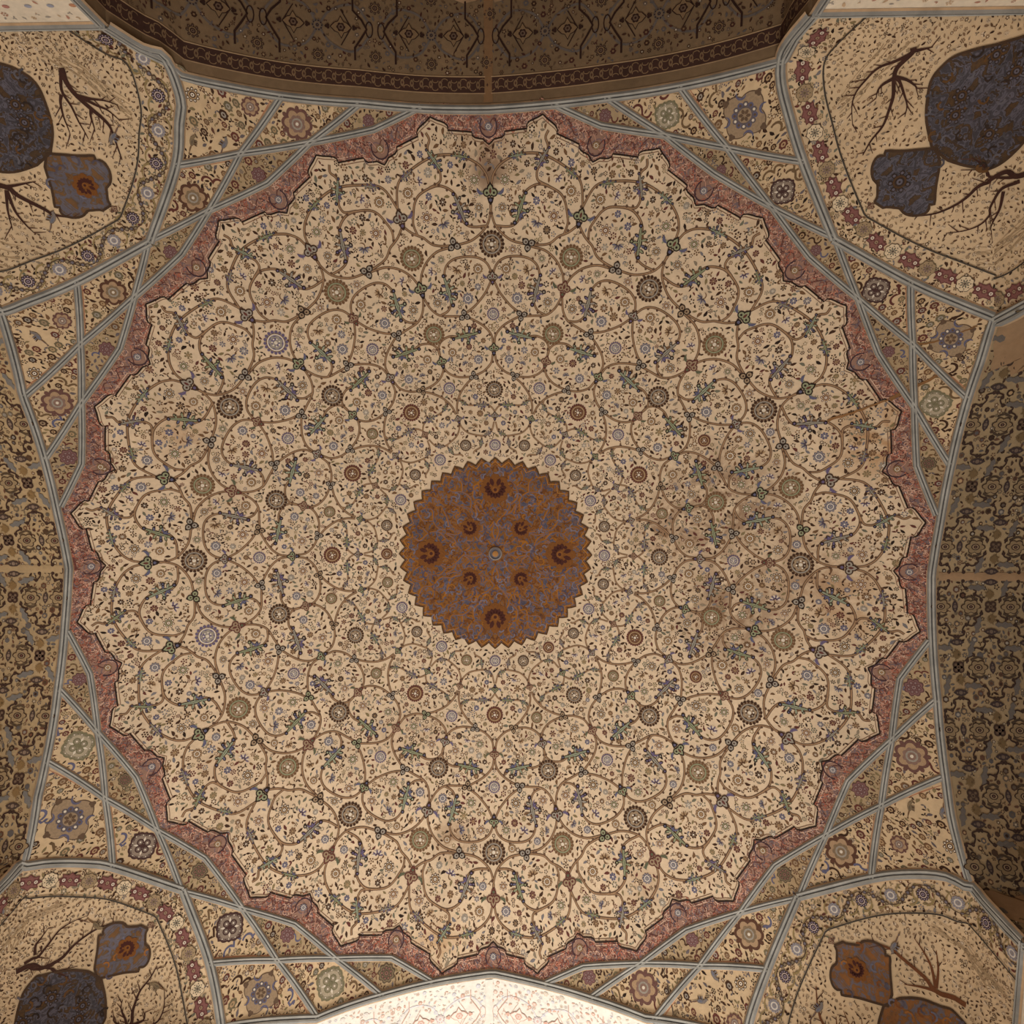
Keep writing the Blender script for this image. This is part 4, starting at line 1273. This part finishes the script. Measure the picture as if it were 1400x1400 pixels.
for key, q in SQO.items():
    typ = 'A' if key in ('top_left', 'bottom_right') else 'B'
    G = 33; v = []; f = []
    for a in range(G):
        for b in range(G): v.append(q.raw(a / (G - 1), b / (G - 1)))
    for a in range(G - 1):
        for b in range(G - 1): f.append((a * G + b, a * G + b + 1, (a + 1) * G + b + 1, (a + 1) * G + b))
    sq = obj('squinch', gmesh('squinch', v, f, M_SQ), category='squinch', label=SLAB[key], group='painted corner squinches')
    # inner line
    pb = PB(); line = cr(LINE, 5) ; full = [tuple(p) for p in line] + [(p[1], p[0]) for p in line[::-1]]

    def uvstrip(pb, pts, w, c, lift, taper=0.0):
        p3 = [q.pt(a, b, lift) for a, b in pts]; nn = [q.norm(min(max(a, 0.01), .99), min(max(b, 0.01), .99)) for a, b in pts]
        n = len(p3); b0 = len(pb.v)
        for i in range(n):
            t = p3[min(i + 1, n - 1)] - p3[max(i - 1, 0)]; bb = np.cross(nn[i], t); bb /= (np.linalg.norm(bb) + 1e-9); ww = w * (1 - taper * i / max(1, n - 1)) / 2
            pb.v.append(tuple(p3[i] + bb * ww)); pb.v.append(tuple(p3[i] - bb * ww))
        for i in range(n - 1): pb.f.append((b0 + 2 * i, b0 + 2 * i + 1, b0 + 2 * i + 3, b0 + 2 * i + 2)); pb.c.append(c)
    uvstrip(pb, full, .017, C(60, 52, 44), .022); uvstrip(pb, [(a * .985, b * .985) for a, b in full], .008, C(176, 156, 130), .02)
    pb.build('border_line', M_PAINT, sq)
    oc = Occ(.05)                              # occupancy in (u, v)
    # border band motifs
    band = [bandmid(t) for t in np.linspace(-1, 1, 241)]; b3 = np.array([q.raw(*b) for b in band]); al = np.r_[0, np.cumsum(np.linalg.norm(np.diff(b3, axis=0), axis=1))]

    def at(s):
        k = np.interp(s, al, np.arange(len(al))); i = min(int(k), len(al) - 2); u = np.array(band[i]) * (1 - (k - i)) + np.array(band[i + 1]) * (k - i)
        d = np.array(band[min(i + 2, 240)]) - np.array(band[max(i - 1, 0)]); return u, d
    mid_s = al[120]
    if typ == 'B':
        seq = [(0, OCTW, .085)]
        s_ = .20
        for k in range(24):
            for me, sz in ((STAR, .115), (OCTG, .085), (STAR, .115), (OCTW, .085)):
                seq += [(s_, me, sz), (-s_, me, sz)]; s_ += .215
        for s, me, sz in seq:
            if not (.12 < mid_s + s < al[-1] - .12): continue
            u, d = at(mid_s + s); oc.add(u[0], u[1], .026)
            place('star_cartouche' if me is STAR else 'octagon_rosette', me, q.frame(u[0], u[1], d[0], d[1], .014), sz, sq)
    else:
        pb = PB(); wav = []; garl = []
        n = int(al[-1] / .02)
        for k in range(n):
            s = al[-1] * k / n; u, d = at(s); a, b = q.jac(*u); t3 = a * d[0] + b * d[1]; nn = q.norm(*u); bb = np.cross(nn, t3); bb /= np.linalg.norm(bb)
            ph = (s - mid_s) / .36 * math.pi
            wav.append((q.raw(*u) + bb * .10 * math.sin(ph) + nn * .014, bb, ph, u))
        b0 = len(pb.v)
        for i, (p, bb, ph, u) in enumerate(wav):
            t = wav[min(i + 1, n - 1)][0] - wav[max(i - 1, 0)][0]; t /= np.linalg.norm(t); c_ = np.cross(t, q.norm(*u))
            pb.v.append(tuple(p + c_ * .005)); pb.v.append(tuple(p - c_ * .005))
            if i % 2 == 0 and abs(math.cos(ph)) > .35:      # leaf beads along the flanks of the wave
                l = .030; w_ = .021 * abs(math.cos(ph)) + .006; nn = q.norm(*u)
                garl.append((p, t, c_, nn, l, w_, i))
        for i in range(n - 1): pb.f.append((b0 + 2 * i, b0 + 2 * i + 1, b0 + 2 * i + 3, b0 + 2 * i + 2)); pb.c.append(C(74, 56, 42))
        for (p, t, c_, nn, l, w_, i) in garl:
            for sc1, cc, dz in ((1.0, C(70, 52, 40), .002), (.6, C(122, 106, 84) if i % 4 else C(96, 88, 92), .004)):
                pb.poly([p + t * l * sc1 * a + c_ * w_ * sc1 * b + nn * dz for a, b in ((-1, 0), (-.4, .8), (.4, 1), (1, 0), (.4, -1), (-.4, -.8))], cc)
        for i in range(6, n - 6, 9):
            p, bb, ph, u = wav[i]; mpl = q.local(*u); x = rnd.uniform(-.02, .02)
            for sgn in (-1, 1):
                base = [(.10 * math.cos(w), sgn * .03 + .085 * math.sin(w) * sgn) for w in np.linspace(.3, 2.6, 8)]
                strip2(pb, [np.array(z) for z in base], .024, C(128, 108, 72), mpl, .010, .7)
        pb.build('garland', M_PAINT, sq)
        k = 0; s_ = -mid_s + .18
        ph0 = .18
        j = 0
        while True:
            s = (j // 2 * .36 + ph0) * (1 if j % 2 == 0 else -1); j += 1
            if s > mid_s: break
            if not (.1 < mid_s + s < al[-1] - .1): continue
            u, d = at(mid_s + s); a, b = q.jac(*u); oc.add(u[0], u[1], .026)
            place('rosette', GARD if (j // 2) % 2 else GARW, q.frame(u[0], u[1], d[0], d[1], .016), .074, sq)
    # medallions (closed outlines mirrored on the diagonal)
    for nm, half, mat in (('small_medallion', SMALL, {'bottom_right': M_MEDO, 'top_right': M_MEDB}.get(key, M_MEDG)), ('large_medallion', BIG, M_MEDO if key == 'bottom_right' else M_MEDB)):
        h = []
        for i, p in enumerate(cr(half, 4 if half is BIG else 2)): h.append(tuple(p))
        sc_ = []
        for i, p in enumerate(h):
            e = 1 + (.012 if i % 2 else 0); sc_.append(p)
        loop = [p for p in sc_] + [(p[1], p[0]) for p in sc_[::-1][1:-1]]
        cen = np.mean(np.array(loop), axis=0); R_ = 7
        cw3 = q.raw(*cen); nn = q.norm(*cen); a, b = q.jac(*cen); t1 = a + b; t1 -= nn * (t1 @ nn); t1 /= np.linalg.norm(t1); t2 = np.cross(nn, t1)
        v = [(0, 0, .012)]; f = []; n = len(loop)
        for j in range(1, R_ + 1):
            for i, p in enumerate(loop):
                w_ = cen + (np.array(p) - cen) * (j / R_) * (1 + (.02 * math.cos(i * math.pi / 1.5) if j == R_ else 0))
                x = q.pt(w_[0], w_[1], .012) - cw3; v.append((x @ t1, x @ t2, x @ nn))
        for i in range(n): f.append((0, 1 + i, 1 + (i + 1) % n))
        for j in range(R_ - 1):
            for i in range(n): f.append((1 + j * n + i, 1 + (j + 1) * n + i, 1 + (j + 1) * n + (i + 1) % n, 1 + j * n + (i + 1) % n))
        o = obj(nm, gmesh(nm, v, f, mat), sq); mm = Matrix.Identity(4)
        for i in range(3): mm[i][0] = t1[i]; mm[i][1] = t2[i]; mm[i][2] = nn[i]; mm[i][3] = cw3[i]
        o.matrix_world = mm
        for p in loop: oc.add(p[0], p[1], .012)
        inm = in_poly(loop)
        for _ in range(900):
            x, y = rnd.uniform(0, 1), rnd.uniform(0, 1)
            if inm(x, y): oc.add(x, y, .014)
        pe = PB(); uvstrip(pe, loop + loop[:1], .026, C(62, 44, 30), .016)
        for _ in range(60 if nm[0] == 's' else 190):
            x, y = rnd.uniform(.2, 1), rnd.uniform(.2, 1)
            if not inm(x, y): continue
            mpl = q.local(x, y); a0 = rnd.uniform(0, 6); s = rnd.uniform(.03, .055)
            ccl = (C(84, 79, 84), C(66, 61, 64), C(44, 32, 26), C(84, 56, 28)) if mat is M_MEDB else (C(92, 88, 100), C(132, 84, 40), C(74, 66, 74), C(104, 60, 30))
            strip2(pe, [np.array([s * math.cos(a0 + k * .8), s * math.sin(a0 + k * .8)]) for k in range(5)], .02, rnd.choice(ccl), mpl, .018)
        me_ = pe.mesh('medallion_scrolls'); me_.materials.append(M_PAINT); oo = obj('medallion_scrolls', me_, o); oo.matrix_parent_inverse = mm.inverted()
    place('finial', PAL[2], q.frame(.262, .245, -1, -1, .014), .06, sq)
    place('palmette', MPD if key == 'top_right' else MPAL, q.frame(.40, .385, 1, -1, .02), .12, sq)
    for (a, b) in ((.72, .62), (.62, .72), (.80, .80), (.66, .60), (.86, .72), (.72, .86)):
        place('palmette', MPD, q.frame(a, b, 1, -1, .02), .085, sq)
    # trees
    for nm in ('', '2'):
        pb = PB()
        for bi, br in enumerate(TREES[typ + nm]):
            pts = [tuple(p) for p in cr(br, 5)]
            uvstrip(pb, pts, .056 if bi == 0 else .034, C(54, 30, 22) if key != 'bottom_right' else C(92, 54, 30), .014, .8)
            for k, p in enumerate(pts):
                if k % 2 == 0: oc.add(p[0], p[1], .006)
                if k > 4 and k % 3 == 0:       # twigs
                    d = np.array(pts[min(k + 1, len(pts) - 1)]) - np.array(pts[k - 1]); d /= (np.linalg.norm(d) + 1e-9); s_ = rnd.choice((-1, 1)); a_ = rnd.uniform(.5, .9) * s_
                    d2 = np.array([d[0] * math.cos(a_) - d[1] * math.sin(a_), d[0] * math.sin(a_) + d[1] * math.cos(a_)]); L_ = rnd.uniform(.02, .05)
                    uvstrip(pb, [tuple(np.array(p) + d2 * L_ * w_) for w_ in (0, .5, 1)], .013, C(70, 44, 32), .013, .6)
        pb.build('tree', M_PAINT, sq)
    # willow strands
    pb = PB()
    for (u0, v0, u1, v1) in ((.86, .33, .62, .20), (.33, .86, .20, .62)):
        for k in range(9):
            o1 = rnd.uniform(-.03, .03); pts = [(u0 + (u1 - u0) * w_ + o1 + .015 * math.sin(w_ * 3 + k), v0 + (v1 - v0) * w_ ** 1.6 + .012 * k * (1 - w_)) for w_ in np.linspace(0, 1, 12)]
            uvstrip(pb, pts, .008, C(148, 124, 94), .009, .5)
    pb.build('willow_strands', M_PAINT, sq, kind='stuff')
    if key == 'bottom_left' or typ == 'A':
        for (a, b, du, dv) in ((.554, .272, -.4, .5), (.30, .505, .6, -.3)):
            oc.add(a, b, .03); place('painted_bird', BIRD[0 if typ == 'A' else 1], q.frame(a, b, du, dv, .016), .14, sq)
    # blossom and leaf flecks over the whole niche
    pb = PB(); ins = in_poly(full + [(.222, 1.0), (1, 1), (1.0, .222)])
    fl = [C(60, 38, 24), C(84, 60, 40), C(124, 102, 76), C(110, 84, 62), C(52, 32, 22), C(118, 102, 84)]
    cnt = 0
    for _ in range(30000):
        u, v_ = rnd.uniform(.01, .985), rnd.uniform(.01, .985)
        infield = ins(u, v_)
        r_ = .0078 if infield else .009
        if not oc.free(u, v_, r_): continue
        oc.add(u, v_, r_)
        a, b = q.jac(u, v_); nn = q.norm(u, v_); p = q.raw(u, v_) + nn * .008; e1 = a / np.linalg.norm(a); e2 = np.cross(nn, e1)
        mpl = lambda x, y, lift: p + e1 * x + e2 * y
        if infield and rnd.random() < .08:
            pb.poly([mpl(.022 * math.cos(w), .022 * math.sin(w), 0) for w in np.linspace(0, 5.2, 6)], C(184, 162, 136))
        fleck(pb, 0, 0, rnd.uniform(.032, .05) if infield else rnd.uniform(.045, .07), mpl, 0, fl if infield else FLECKC)
    pb.build('blossom_flecks', M_PAINT, sq, kind='stuff')

# ------------------------------------------------------------------ arches


def soffit_mesh(side):
    so = SOF[side]; W = ARCH[side][3]; ss = so.s; nd = 6; v = []; f = []
    for (t, z, e) in so.pr:
        for k in range(nd + 1):
            x, y = side_xy(side, t, e + (so.D + W - e) * k / nd); v.append((x, y, z))
    n = len(so.pr)
    for i in range(n - 1):
        for k in range(nd): f.append((i * (nd + 1) + k, i * (nd + 1) + k + 1, (i + 1) * (nd + 1) + k + 1, (i + 1) * (nd + 1) + k))
    return v, f


ALAB = {'top': 'brown arch soffit at the top, painted darker for its shade, with a floral border band and broken plaster', 'bottom': 'sunlit cream arch soffit at the bottom with faint red tracery',
        'left': 'ochre arch soffit at the left covered in dark arabesques', 'right': 'shadowed arch soffit at the right covered in dark arabesques with bare plaster'}


def m_quatref(c1, c2):
    pb = PB()
    for k in range(4):
        a = math.tau * (k + .5) / 4; disc(pb, .5 * math.cos(a), .5 * math.sin(a), .52, c1, .005, 12); disc(pb, .55 * math.cos(a), .55 * math.sin(a), .2, c2, .02, 8)
    disc(pb, 0, 0, .3, c2, .02, 10); disc(pb, 0, 0, .16, c1, .03, 8)
    return fin(pb.mesh('quatrefoil'))


def m_oval(c1, c2, c3):
    pb = PB()
    lobed(pb, 1.25, 6, .16, c1, .004, .52, sq=1.3); lobed(pb, 1.1, 6, .16, c2, .012, .52, sq=1.3); disc(pb, 0, 0, .62, c1, .02, 14, 1.3); disc(pb, 0, 0, .46, TAUPE, .03, 12, 1.3); disc(pb, 0, 0, .32, c1, .04, 10, 1.2); disc(pb, 0, 0, .14, c3, .05, 8)
    return fin(pb.mesh('lobed_palmette'))


def m_eye(c1, c2):
    pb = PB()
    pb.poly([(-1, 0, .005), (-.5, .36, .005), (0, .46, .005), (.5, .36, .005), (1, 0, .005), (.5, -.36, .005), (0, -.46, .005), (-.5, -.36, .005)], c1); disc(pb, 0, 0, .26, c2, .015, 8); disc(pb, -.45, 0, .12, c2, .015, 6); disc(pb, .45, 0, .12, c2, .015, 6)
    return fin(pb.mesh('eye_palmette'))


def m_spike(c1):
    pb = PB()
    for k in range(9): petal(pb, 0, 0, 1.0 if k % 2 else .75, .24, math.pi * (k / 8) , c1, .005 + .001 * k)
    for k in range(5): petal(pb, 0, 0, .6, .2, -math.pi * (.15 + .7 * k / 4), c1, .004)
    return fin(pb.mesh('spike_flower'))


def m_leafblob(c1):
    pb = PB(); pb.poly([(-1, -.1, .003), (-.7, .25, .003), (-.3, .2, .003), (0, .45, .003), (.35, .3, .003), (.6, .42, .003), (1, .05, .003), (.5, -.05, .003), (.2, -.3, .003), (-.3, -.15, .003), (-.6, -.3, .003)], c1)
    return fin(pb.mesh('blue_leaf'))


GRL = C(164, 138, 103)
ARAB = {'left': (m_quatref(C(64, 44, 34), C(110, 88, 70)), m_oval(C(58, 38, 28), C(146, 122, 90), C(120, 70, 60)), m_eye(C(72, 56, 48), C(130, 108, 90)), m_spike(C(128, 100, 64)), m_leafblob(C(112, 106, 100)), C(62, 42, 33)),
        'right': (m_quatref(C(58, 42, 34), C(92, 74, 58)), m_oval(C(50, 35, 27), C(122, 102, 76), C(96, 70, 60)), m_eye(C(56, 44, 42), C(96, 80, 68)), m_spike(C(100, 80, 54)), m_leafblob(C(92, 84, 78)), C(54, 38, 31))}  # right pigments darkened as well, to carry that soffit's shade


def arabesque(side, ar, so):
    W = ARCH[side][3]; mq, mo, me, ms, mb, vc = ARAB[side]
    oc = Occ(.1); Pd, Ps = .88, .82
    pv = PB(); mp = so.pt
    smin, smax = so.s[0] + 4.5, so.s[-1] - 4.5

    def put(name, mesh, s, d, ang, size, r):
        if not (.03 < d < 2.75 and smin < s < smax): return
        oc.add(s, d, r); place(name, mesh, so.frame(s, d, ang, .012), size, ar)
    for row in range(-5, 6):
        for sgn in (1,):
            s0 = .78 * row + (.39 if row >= 0 else .39)
            sh = 0 if row % 2 else Pd / 2
            if row < 0: sh = 0 if (-row - 1) % 2 else Pd / 2
            else: sh = 0 if row % 2 else Pd / 2
            for k in range(-1, 4):
                d0 = .24 + sh + Pd * k
                put('quatrefoil', mq, s0, d0, 0, .085, .09)
                for dd in (-.25, .25): put('lobed_palmette', mo, s0, d0 + dd, math.pi / 2 if False else 0, .068, .10)
                put('eye_palmette', me, s0, d0 + Pd / 2 - .01, 0, .085, .07)
                for q in (-1, 1):
                    put('spike_flower', ms, s0 + q * .16, d0, 0 if q > 0 else math.pi, .085, .07)
                    put('eye_palmette', me, s0 + q * .32, d0, math.pi / 2, .095, .06)
                    for e in (-1, 1):
                        put('blue_leaf', mb, s0 + q * .24, d0 + e * .17, q * e * .9 + .5, .12, .06)
                        if 0 < d0 + e * .3 < 2.7:
                            path = [(s0 + q * .05, d0 + e * .11), (s0 + q * .12, d0 + e * .13), (s0 + q * .155, d0 + e * .20), (s0 + q * .20, d0 + e * .18), (s0 + q * .25, d0 + e * .24), (s0 + q * .235, d0 + e * .31), (s0 + q * .30, d0 + e * .36), (s0 + q * .36, d0 + e * .34), (s0 + q * .39, d0 + e * .42)]
                            path = [(a, min(max(b, .02), 2.8)) for a, b in path]
                            pts = cr(path, 4); strip2(pv, pts, .019, vc, mp, .009)
                            for p in pts[::2]: oc.add(p[0], p[1], .022)
                            for p in pts[2::6]: pv.poly([mp(p[0] + .026 * math.cos(w), p[1] + .026 * math.sin(w), .011) for w in np.linspace(0, 5, 6)], vc)
                            p2 = cr([(s0 + q * .10, d0 + e * .33), (s0 + q * .13, d0 + e * .26), (s0 + q * .09, d0 + e * .16)], 4); strip2(pv, [np.array([a, min(max(b, .02), 2.8)]) for a, b in p2], .026, C(84, 66, 48) if side == 'left' else C(66, 52, 40), mp, .009)
    pv.build('dark_vine', M_PAINT, ar)
    pb = PB()
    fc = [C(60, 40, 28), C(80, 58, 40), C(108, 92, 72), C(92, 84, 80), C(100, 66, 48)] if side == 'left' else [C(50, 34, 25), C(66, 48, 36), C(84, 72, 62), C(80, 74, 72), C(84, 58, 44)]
    for _ in range(7000):
        x = rnd.uniform(smin, smax); y = rnd.uniform(.03, 2.7); s = rnd.uniform(.022, .045)
        if not oc.free(x, y, s + .004): continue
        oc.add(x, y, s); c1 = rnd.choice(fc)
        pb.poly([mp(x + s * (1 + .12 * math.cos(6 * w)) * math.cos(w), y + s * (1 + .12 * math.cos(6 * w)) * math.sin(w), .007) for w in np.linspace(0, 6, 13)], c1)
        pb.poly([mp(x + s * .55 * math.cos(w), y + s * .55 * math.sin(w), .009) for w in np.linspace(0, 5.3, 7)], rnd.choice(fc + [TAN, GREY]))
    scatter(pb, oc, lambda x, y: True, (smin, smax, .03, 2.7), 42000, (.045, .08), mp, .006, -.006, fc)
    pb.build('floral_infill', M_PAINT, ar, kind='stuff')


def m_diamond(c1, c2, c3):
    pb = PB()
    def dia(r, c, z): pb.poly([(r * p[0], r * p[1], z) for p in ((0, 1), (.28, .5), (.6, .4), (1, 0), (.6, -.4), (.28, -.5), (0, -1), (-.28, -.5), (-.6, -.4), (-1, 0), (-.6, .4), (-.28, .5))], c)
    dia(1.0, c1, .004); dia(.88, c2, .012); lobed(pb, .36, 6, .12, c1, .02); disc(pb, 0, 0, .24, c3, .03, 10); disc(pb, 0, 0, .11, c1, .04, 7)
    for s in (-1, 1): lobed(pb, .2, 3, .25, c1, .02, 0 if s > 0 else math.pi, s * 1.2, 0, 18)
    return fin(pb.mesh('diamond_cartouche'))


def tracery(side, ar, so):
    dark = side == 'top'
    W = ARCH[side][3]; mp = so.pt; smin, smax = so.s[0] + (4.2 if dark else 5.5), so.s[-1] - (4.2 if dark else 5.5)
    if dark: c1, c2, c3, rib_c, wl = C(46, 26, 18), C(116, 92, 66), C(92, 72, 58), C(92, 82, 76), .024  # top pigments deepened with the ground, shade included
    else: c1, c2, c3, rib_c, wl = C(180, 142, 126), C(196, 188, 176), C(190, 168, 156), C(186, 180, 180), .010  # bottom pigments paled to imitate the glare on this soffit
    DI = m_diamond(c1, c2, c3); RO = fin(m_flower(c1, c2, c3, 8)); RB = fin(m_flower(rib_c, c2, c1, 10))
    oc = Occ(.1); d_off = .16 if dark else .05
    if dark:
        # plain edge strip, then dark floral band
        n = 120; S_ = np.linspace(smin, smax, n); pb = PB()
        for lo, hi, c, lf in ((.13, .31, C(60, 38, 30), .008), (.118, .13, C(150, 122, 92), .010), (.31, .322, C(158, 130, 98), .010)):
            for a, b in zip(S_[:-1], S_[1:]): pb.poly([mp(a, lo, lf), mp(b, lo, lf), mp(b, hi, lf), mp(a, hi, lf)], c)
        band = pb.build('border_band', M_PAINT, ar)
        pb = PB(); s = smin
        k = 0
        while s < smax:
            for dd in (-.03, .03):
                strip2(pb, [np.array([s + .036 * math.cos(w), .22 + dd * 1.5 + .024 * math.sin(w) * (1 if k % 2 else -1)]) for w in np.linspace(0, 3.6, 6)], .010, C(120, 94, 68), mp, .012)
            pb.poly([mp(s + .062 + .024 * math.cos(w), .22 + .045 * math.sin(w), .012) for w in (0, .8, 1.57, 2.4, 3.14, 3.9, 4.71, 5.5)], C(112, 88, 64)); pb.poly([mp(s + .062 + .012 * math.cos(w), .22 + .022 * math.sin(w), .014) for w in (0, 1.57, 3.14, 4.71)], C(70, 44, 34))
            s += .115; k += 1
        b_ = pb.build('band_scrolls', M_PAINT, band, kind='stuff')
    pv = PB(); prb = PB()
    for sg in (-1, 1):
        for k in range(4):
            c0 = sg * (.69 + 1.34 * k)
            for row in range(2):
                dc = .78 + 1.15 * row if dark else .5 + 1.15 * row
                for e in (-1, 1):
                    s0 = c0 + e * .27
                    if not (smin + .1 < s0 < smax - .1): continue
                    place('diamond_cartouche', DI, so.frame(s0, dc, 0, .012), .13, ar); oc.add(s0, dc, .15)
                    # stepped bracket outside the cartouche
                    base = [(.04, -.62), (.16, -.52), (.16, -.36), (.16, -.22), (.24, -.10), (.30, 0), (.24, .1), (.14, .20), (.14, .40), (.02, .52)]
                    pts = [np.array([s0 + e * a, dc + b]) for a, b in base if dc + b > (.34 if dark else .04)]
                    if len(pts) > 2:
                        strip2(pv, pts, wl, c1, mp, .010)
                        for p in pts: oc.add(p[0], p[1], .03)
                    strip2(pv, [np.array([s0 + e * (.33 + .04 * math.cos(w)), dc + .09 * math.sin(w)]) for w in np.linspace(0, 6.3, 12)], wl * .6, c1, mp, .010); oc.add(s0 + e * .33, dc, .07)
                    strip2(pv, [np.array([s0 + e * (.12 - .12 * abs(w)), dc + .2 * w]) for w in np.linspace(-1, 1, 7)], wl * .5, c1, mp, .009)
                # blue-grey ribbons
                for q in (-1, 1):
                    pts = cr([(c0 - .62, dc + q * .05), (c0 - .42, dc + q * .26), (c0 - .15, dc + q * .22), (c0, dc + q * .02), (c0 + .15, dc - q * .18), (c0 + .42, dc - q * .26), (c0 + .62, dc - q * .05)], 5)
                    strip2(prb, pts, .026 if dark else .018, rib_c, mp, .006)
                place('rosette', RB, so.frame(c0, dc, 0, .012), .07, ar); oc.add(c0, dc, .08)
                for (a, b) in ((.0, -.33), (.67, -.3), (-.67, .25), (.0, .4)):
                    if smin < c0 + a < smax and dc + b > .36: place('rosette', RO, so.frame(c0 + a, dc + b, 0, .012), .075, ar); oc.add(c0 + a, dc + b, .085)
    pv.build('bracket_tracery', M_PAINT, ar); prb.build('ribbon_tracery', M_PAINT, ar)
    pb = PB()
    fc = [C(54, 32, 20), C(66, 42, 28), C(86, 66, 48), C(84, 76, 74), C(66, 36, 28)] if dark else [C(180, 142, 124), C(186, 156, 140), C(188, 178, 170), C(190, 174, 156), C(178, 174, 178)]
    lo = .35 if dark else .06
    for _ in range(1500):
        x = rnd.uniform(smin, smax); y = rnd.uniform(lo, 2.0); s = rnd.uniform(.018, .034)
        if not oc.free(x, y, s + .03): continue
        oc.add(x, y, s); cc = rnd.choice(fc)
        pb.poly([mp(x + s * (1 + .2 * math.cos(6 * w)) * math.cos(w), y + s * (1 + .2 * math.cos(6 * w)) * math.sin(w), .008) for w in np.linspace(0, 6, 13)], cc)
        pb.poly([mp(x + s * .4 * math.cos(w), y + s * .4 * math.sin(w), .010) for w in np.linspace(0, 5, 5)], c2)
    scatter(pb, oc, lambda x, y: True, (smin, smax, lo, 1.9), 16000, (.038, .066), mp, .007, .002, fc)
    pb.build('floral_infill', M_PAINT, ar, kind='stuff')


def ragged(so, loop, name, mat, parent, lift=.016):
    pts = cr(loop, 5, True); out = []
    for p in pts: out.append((p[0] + rnd.uniform(-.02, .02), p[1] + rnd.uniform(-.02, .02)))
    cen = np.mean(np.array(out), axis=0); v = [so.pt(cen[0], cen[1], lift)]; f = []; n = len(out)
    for t in (.34, .67, 1.0):
        for p in out: q = cen + (np.array(p) - cen) * t; v.append(so.pt(q[0], max(q[1], .0), lift if t < 1 else lift * .5))
    for i in range(n): f.append((0, 1 + i, 1 + (i + 1) % n))
    for j in range(2):
        for i in range(n): f.append((1 + j * n + i, 1 + (j + 1) * n + i, 1 + (j + 1) * n + (i + 1) % n, 1 + j * n + (i + 1) % n))
    return obj(name, gmesh(name, v, f, mat), parent)


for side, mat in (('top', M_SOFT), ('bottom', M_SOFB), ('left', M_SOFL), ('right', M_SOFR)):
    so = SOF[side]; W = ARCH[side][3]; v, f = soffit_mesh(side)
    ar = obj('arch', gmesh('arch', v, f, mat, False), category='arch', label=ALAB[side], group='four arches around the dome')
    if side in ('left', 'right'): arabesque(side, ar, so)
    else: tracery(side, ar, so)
    # plain plaster fillet along the crown
    v = []; f = []
    for k in range(9):
        d = .02 + (W - .02) * k / 8
        for s in (-.055, -.03, .03, .055): v.append(so.pt(s, d, .012 if abs(s) < .04 else .006))
    for k in range(8):
        for j in range(3): f.append((k * 4 + j, k * 4 + j + 1, k * 4 + j + 5, k * 4 + j + 4))
    obj('crown_fillet', gmesh('crown_fillet', v, f, {'top': M_BAREB, 'bottom': M_SOFB, 'left': M_SOFL, 'right': M_BARE}[side]), ar)
    if side == 'top':
        ragged(so, [(-2.3, 1.5), (-1.9, 1.33), (-1.4, 1.30), (-1.0, 1.26), (-.6, 1.24), (-.12, 1.18), (-.05, 1.6), (-1.0, 1.75), (-2.0, 1.8)], 'bare_plaster_patch', M_BARE, ar)
        ragged(so, [(.05, 1.2), (.4, 1.26), (.8, 1.22), (1.2, 1.28), (1.45, 1.12), (1.75, 1.14), (1.8, 1.22), (1.5, 1.3), (1.3, 1.6), (.5, 1.75), (.05, 1.7)], 'bare_plaster_patch', M_BARE, ar)
        for s0 in (so.s[0] + 7.6, so.s[0] + 8.6):
            v = []; f = []
            for k in range(9):
                s = s0 - 4 + .5 * k
            for d0 in (.28, .9):
                pb = PB(); S_ = np.linspace(so.s[0], so.s[0] + 8.6, 20)
                for a, b in zip(S_[:-1], S_[1:]): pb.poly([so.pt(a, d0, .03), so.pt(b, d0, .03), so.pt(b, d0 + .16, .03), so.pt(a, d0 + .16, .03)], C(110, 78, 58))
            if s0 < so.s[0] + 8: pb.build('pilaster_strip', M_PAINT, ar)
    if side == 'right':
        ragged(so, [(-2.62, .10), (-2.72, .22), (-2.55, .34), (-2.62, .5), (-2.6, .8), (-2.7, 1.3), (-3.1, 1.4), (-3.4, 1.2), (-3.4, .3), (-3.1, .04)], 'bare_plaster_patch', M_BARE, ar)
        ragged(so, [(3.75, .04), (3.85, .3), (3.8, .7), (3.95, 1.2), (4.3, 1.2), (4.2, .5), (4.15, .04)], 'bare_plaster_patch', M_BARE, ar)

print('objects', len(bpy.data.objects), 'tris', sum(len(o.data.polygons) for o in bpy.data.objects if o.type == 'MESH'))
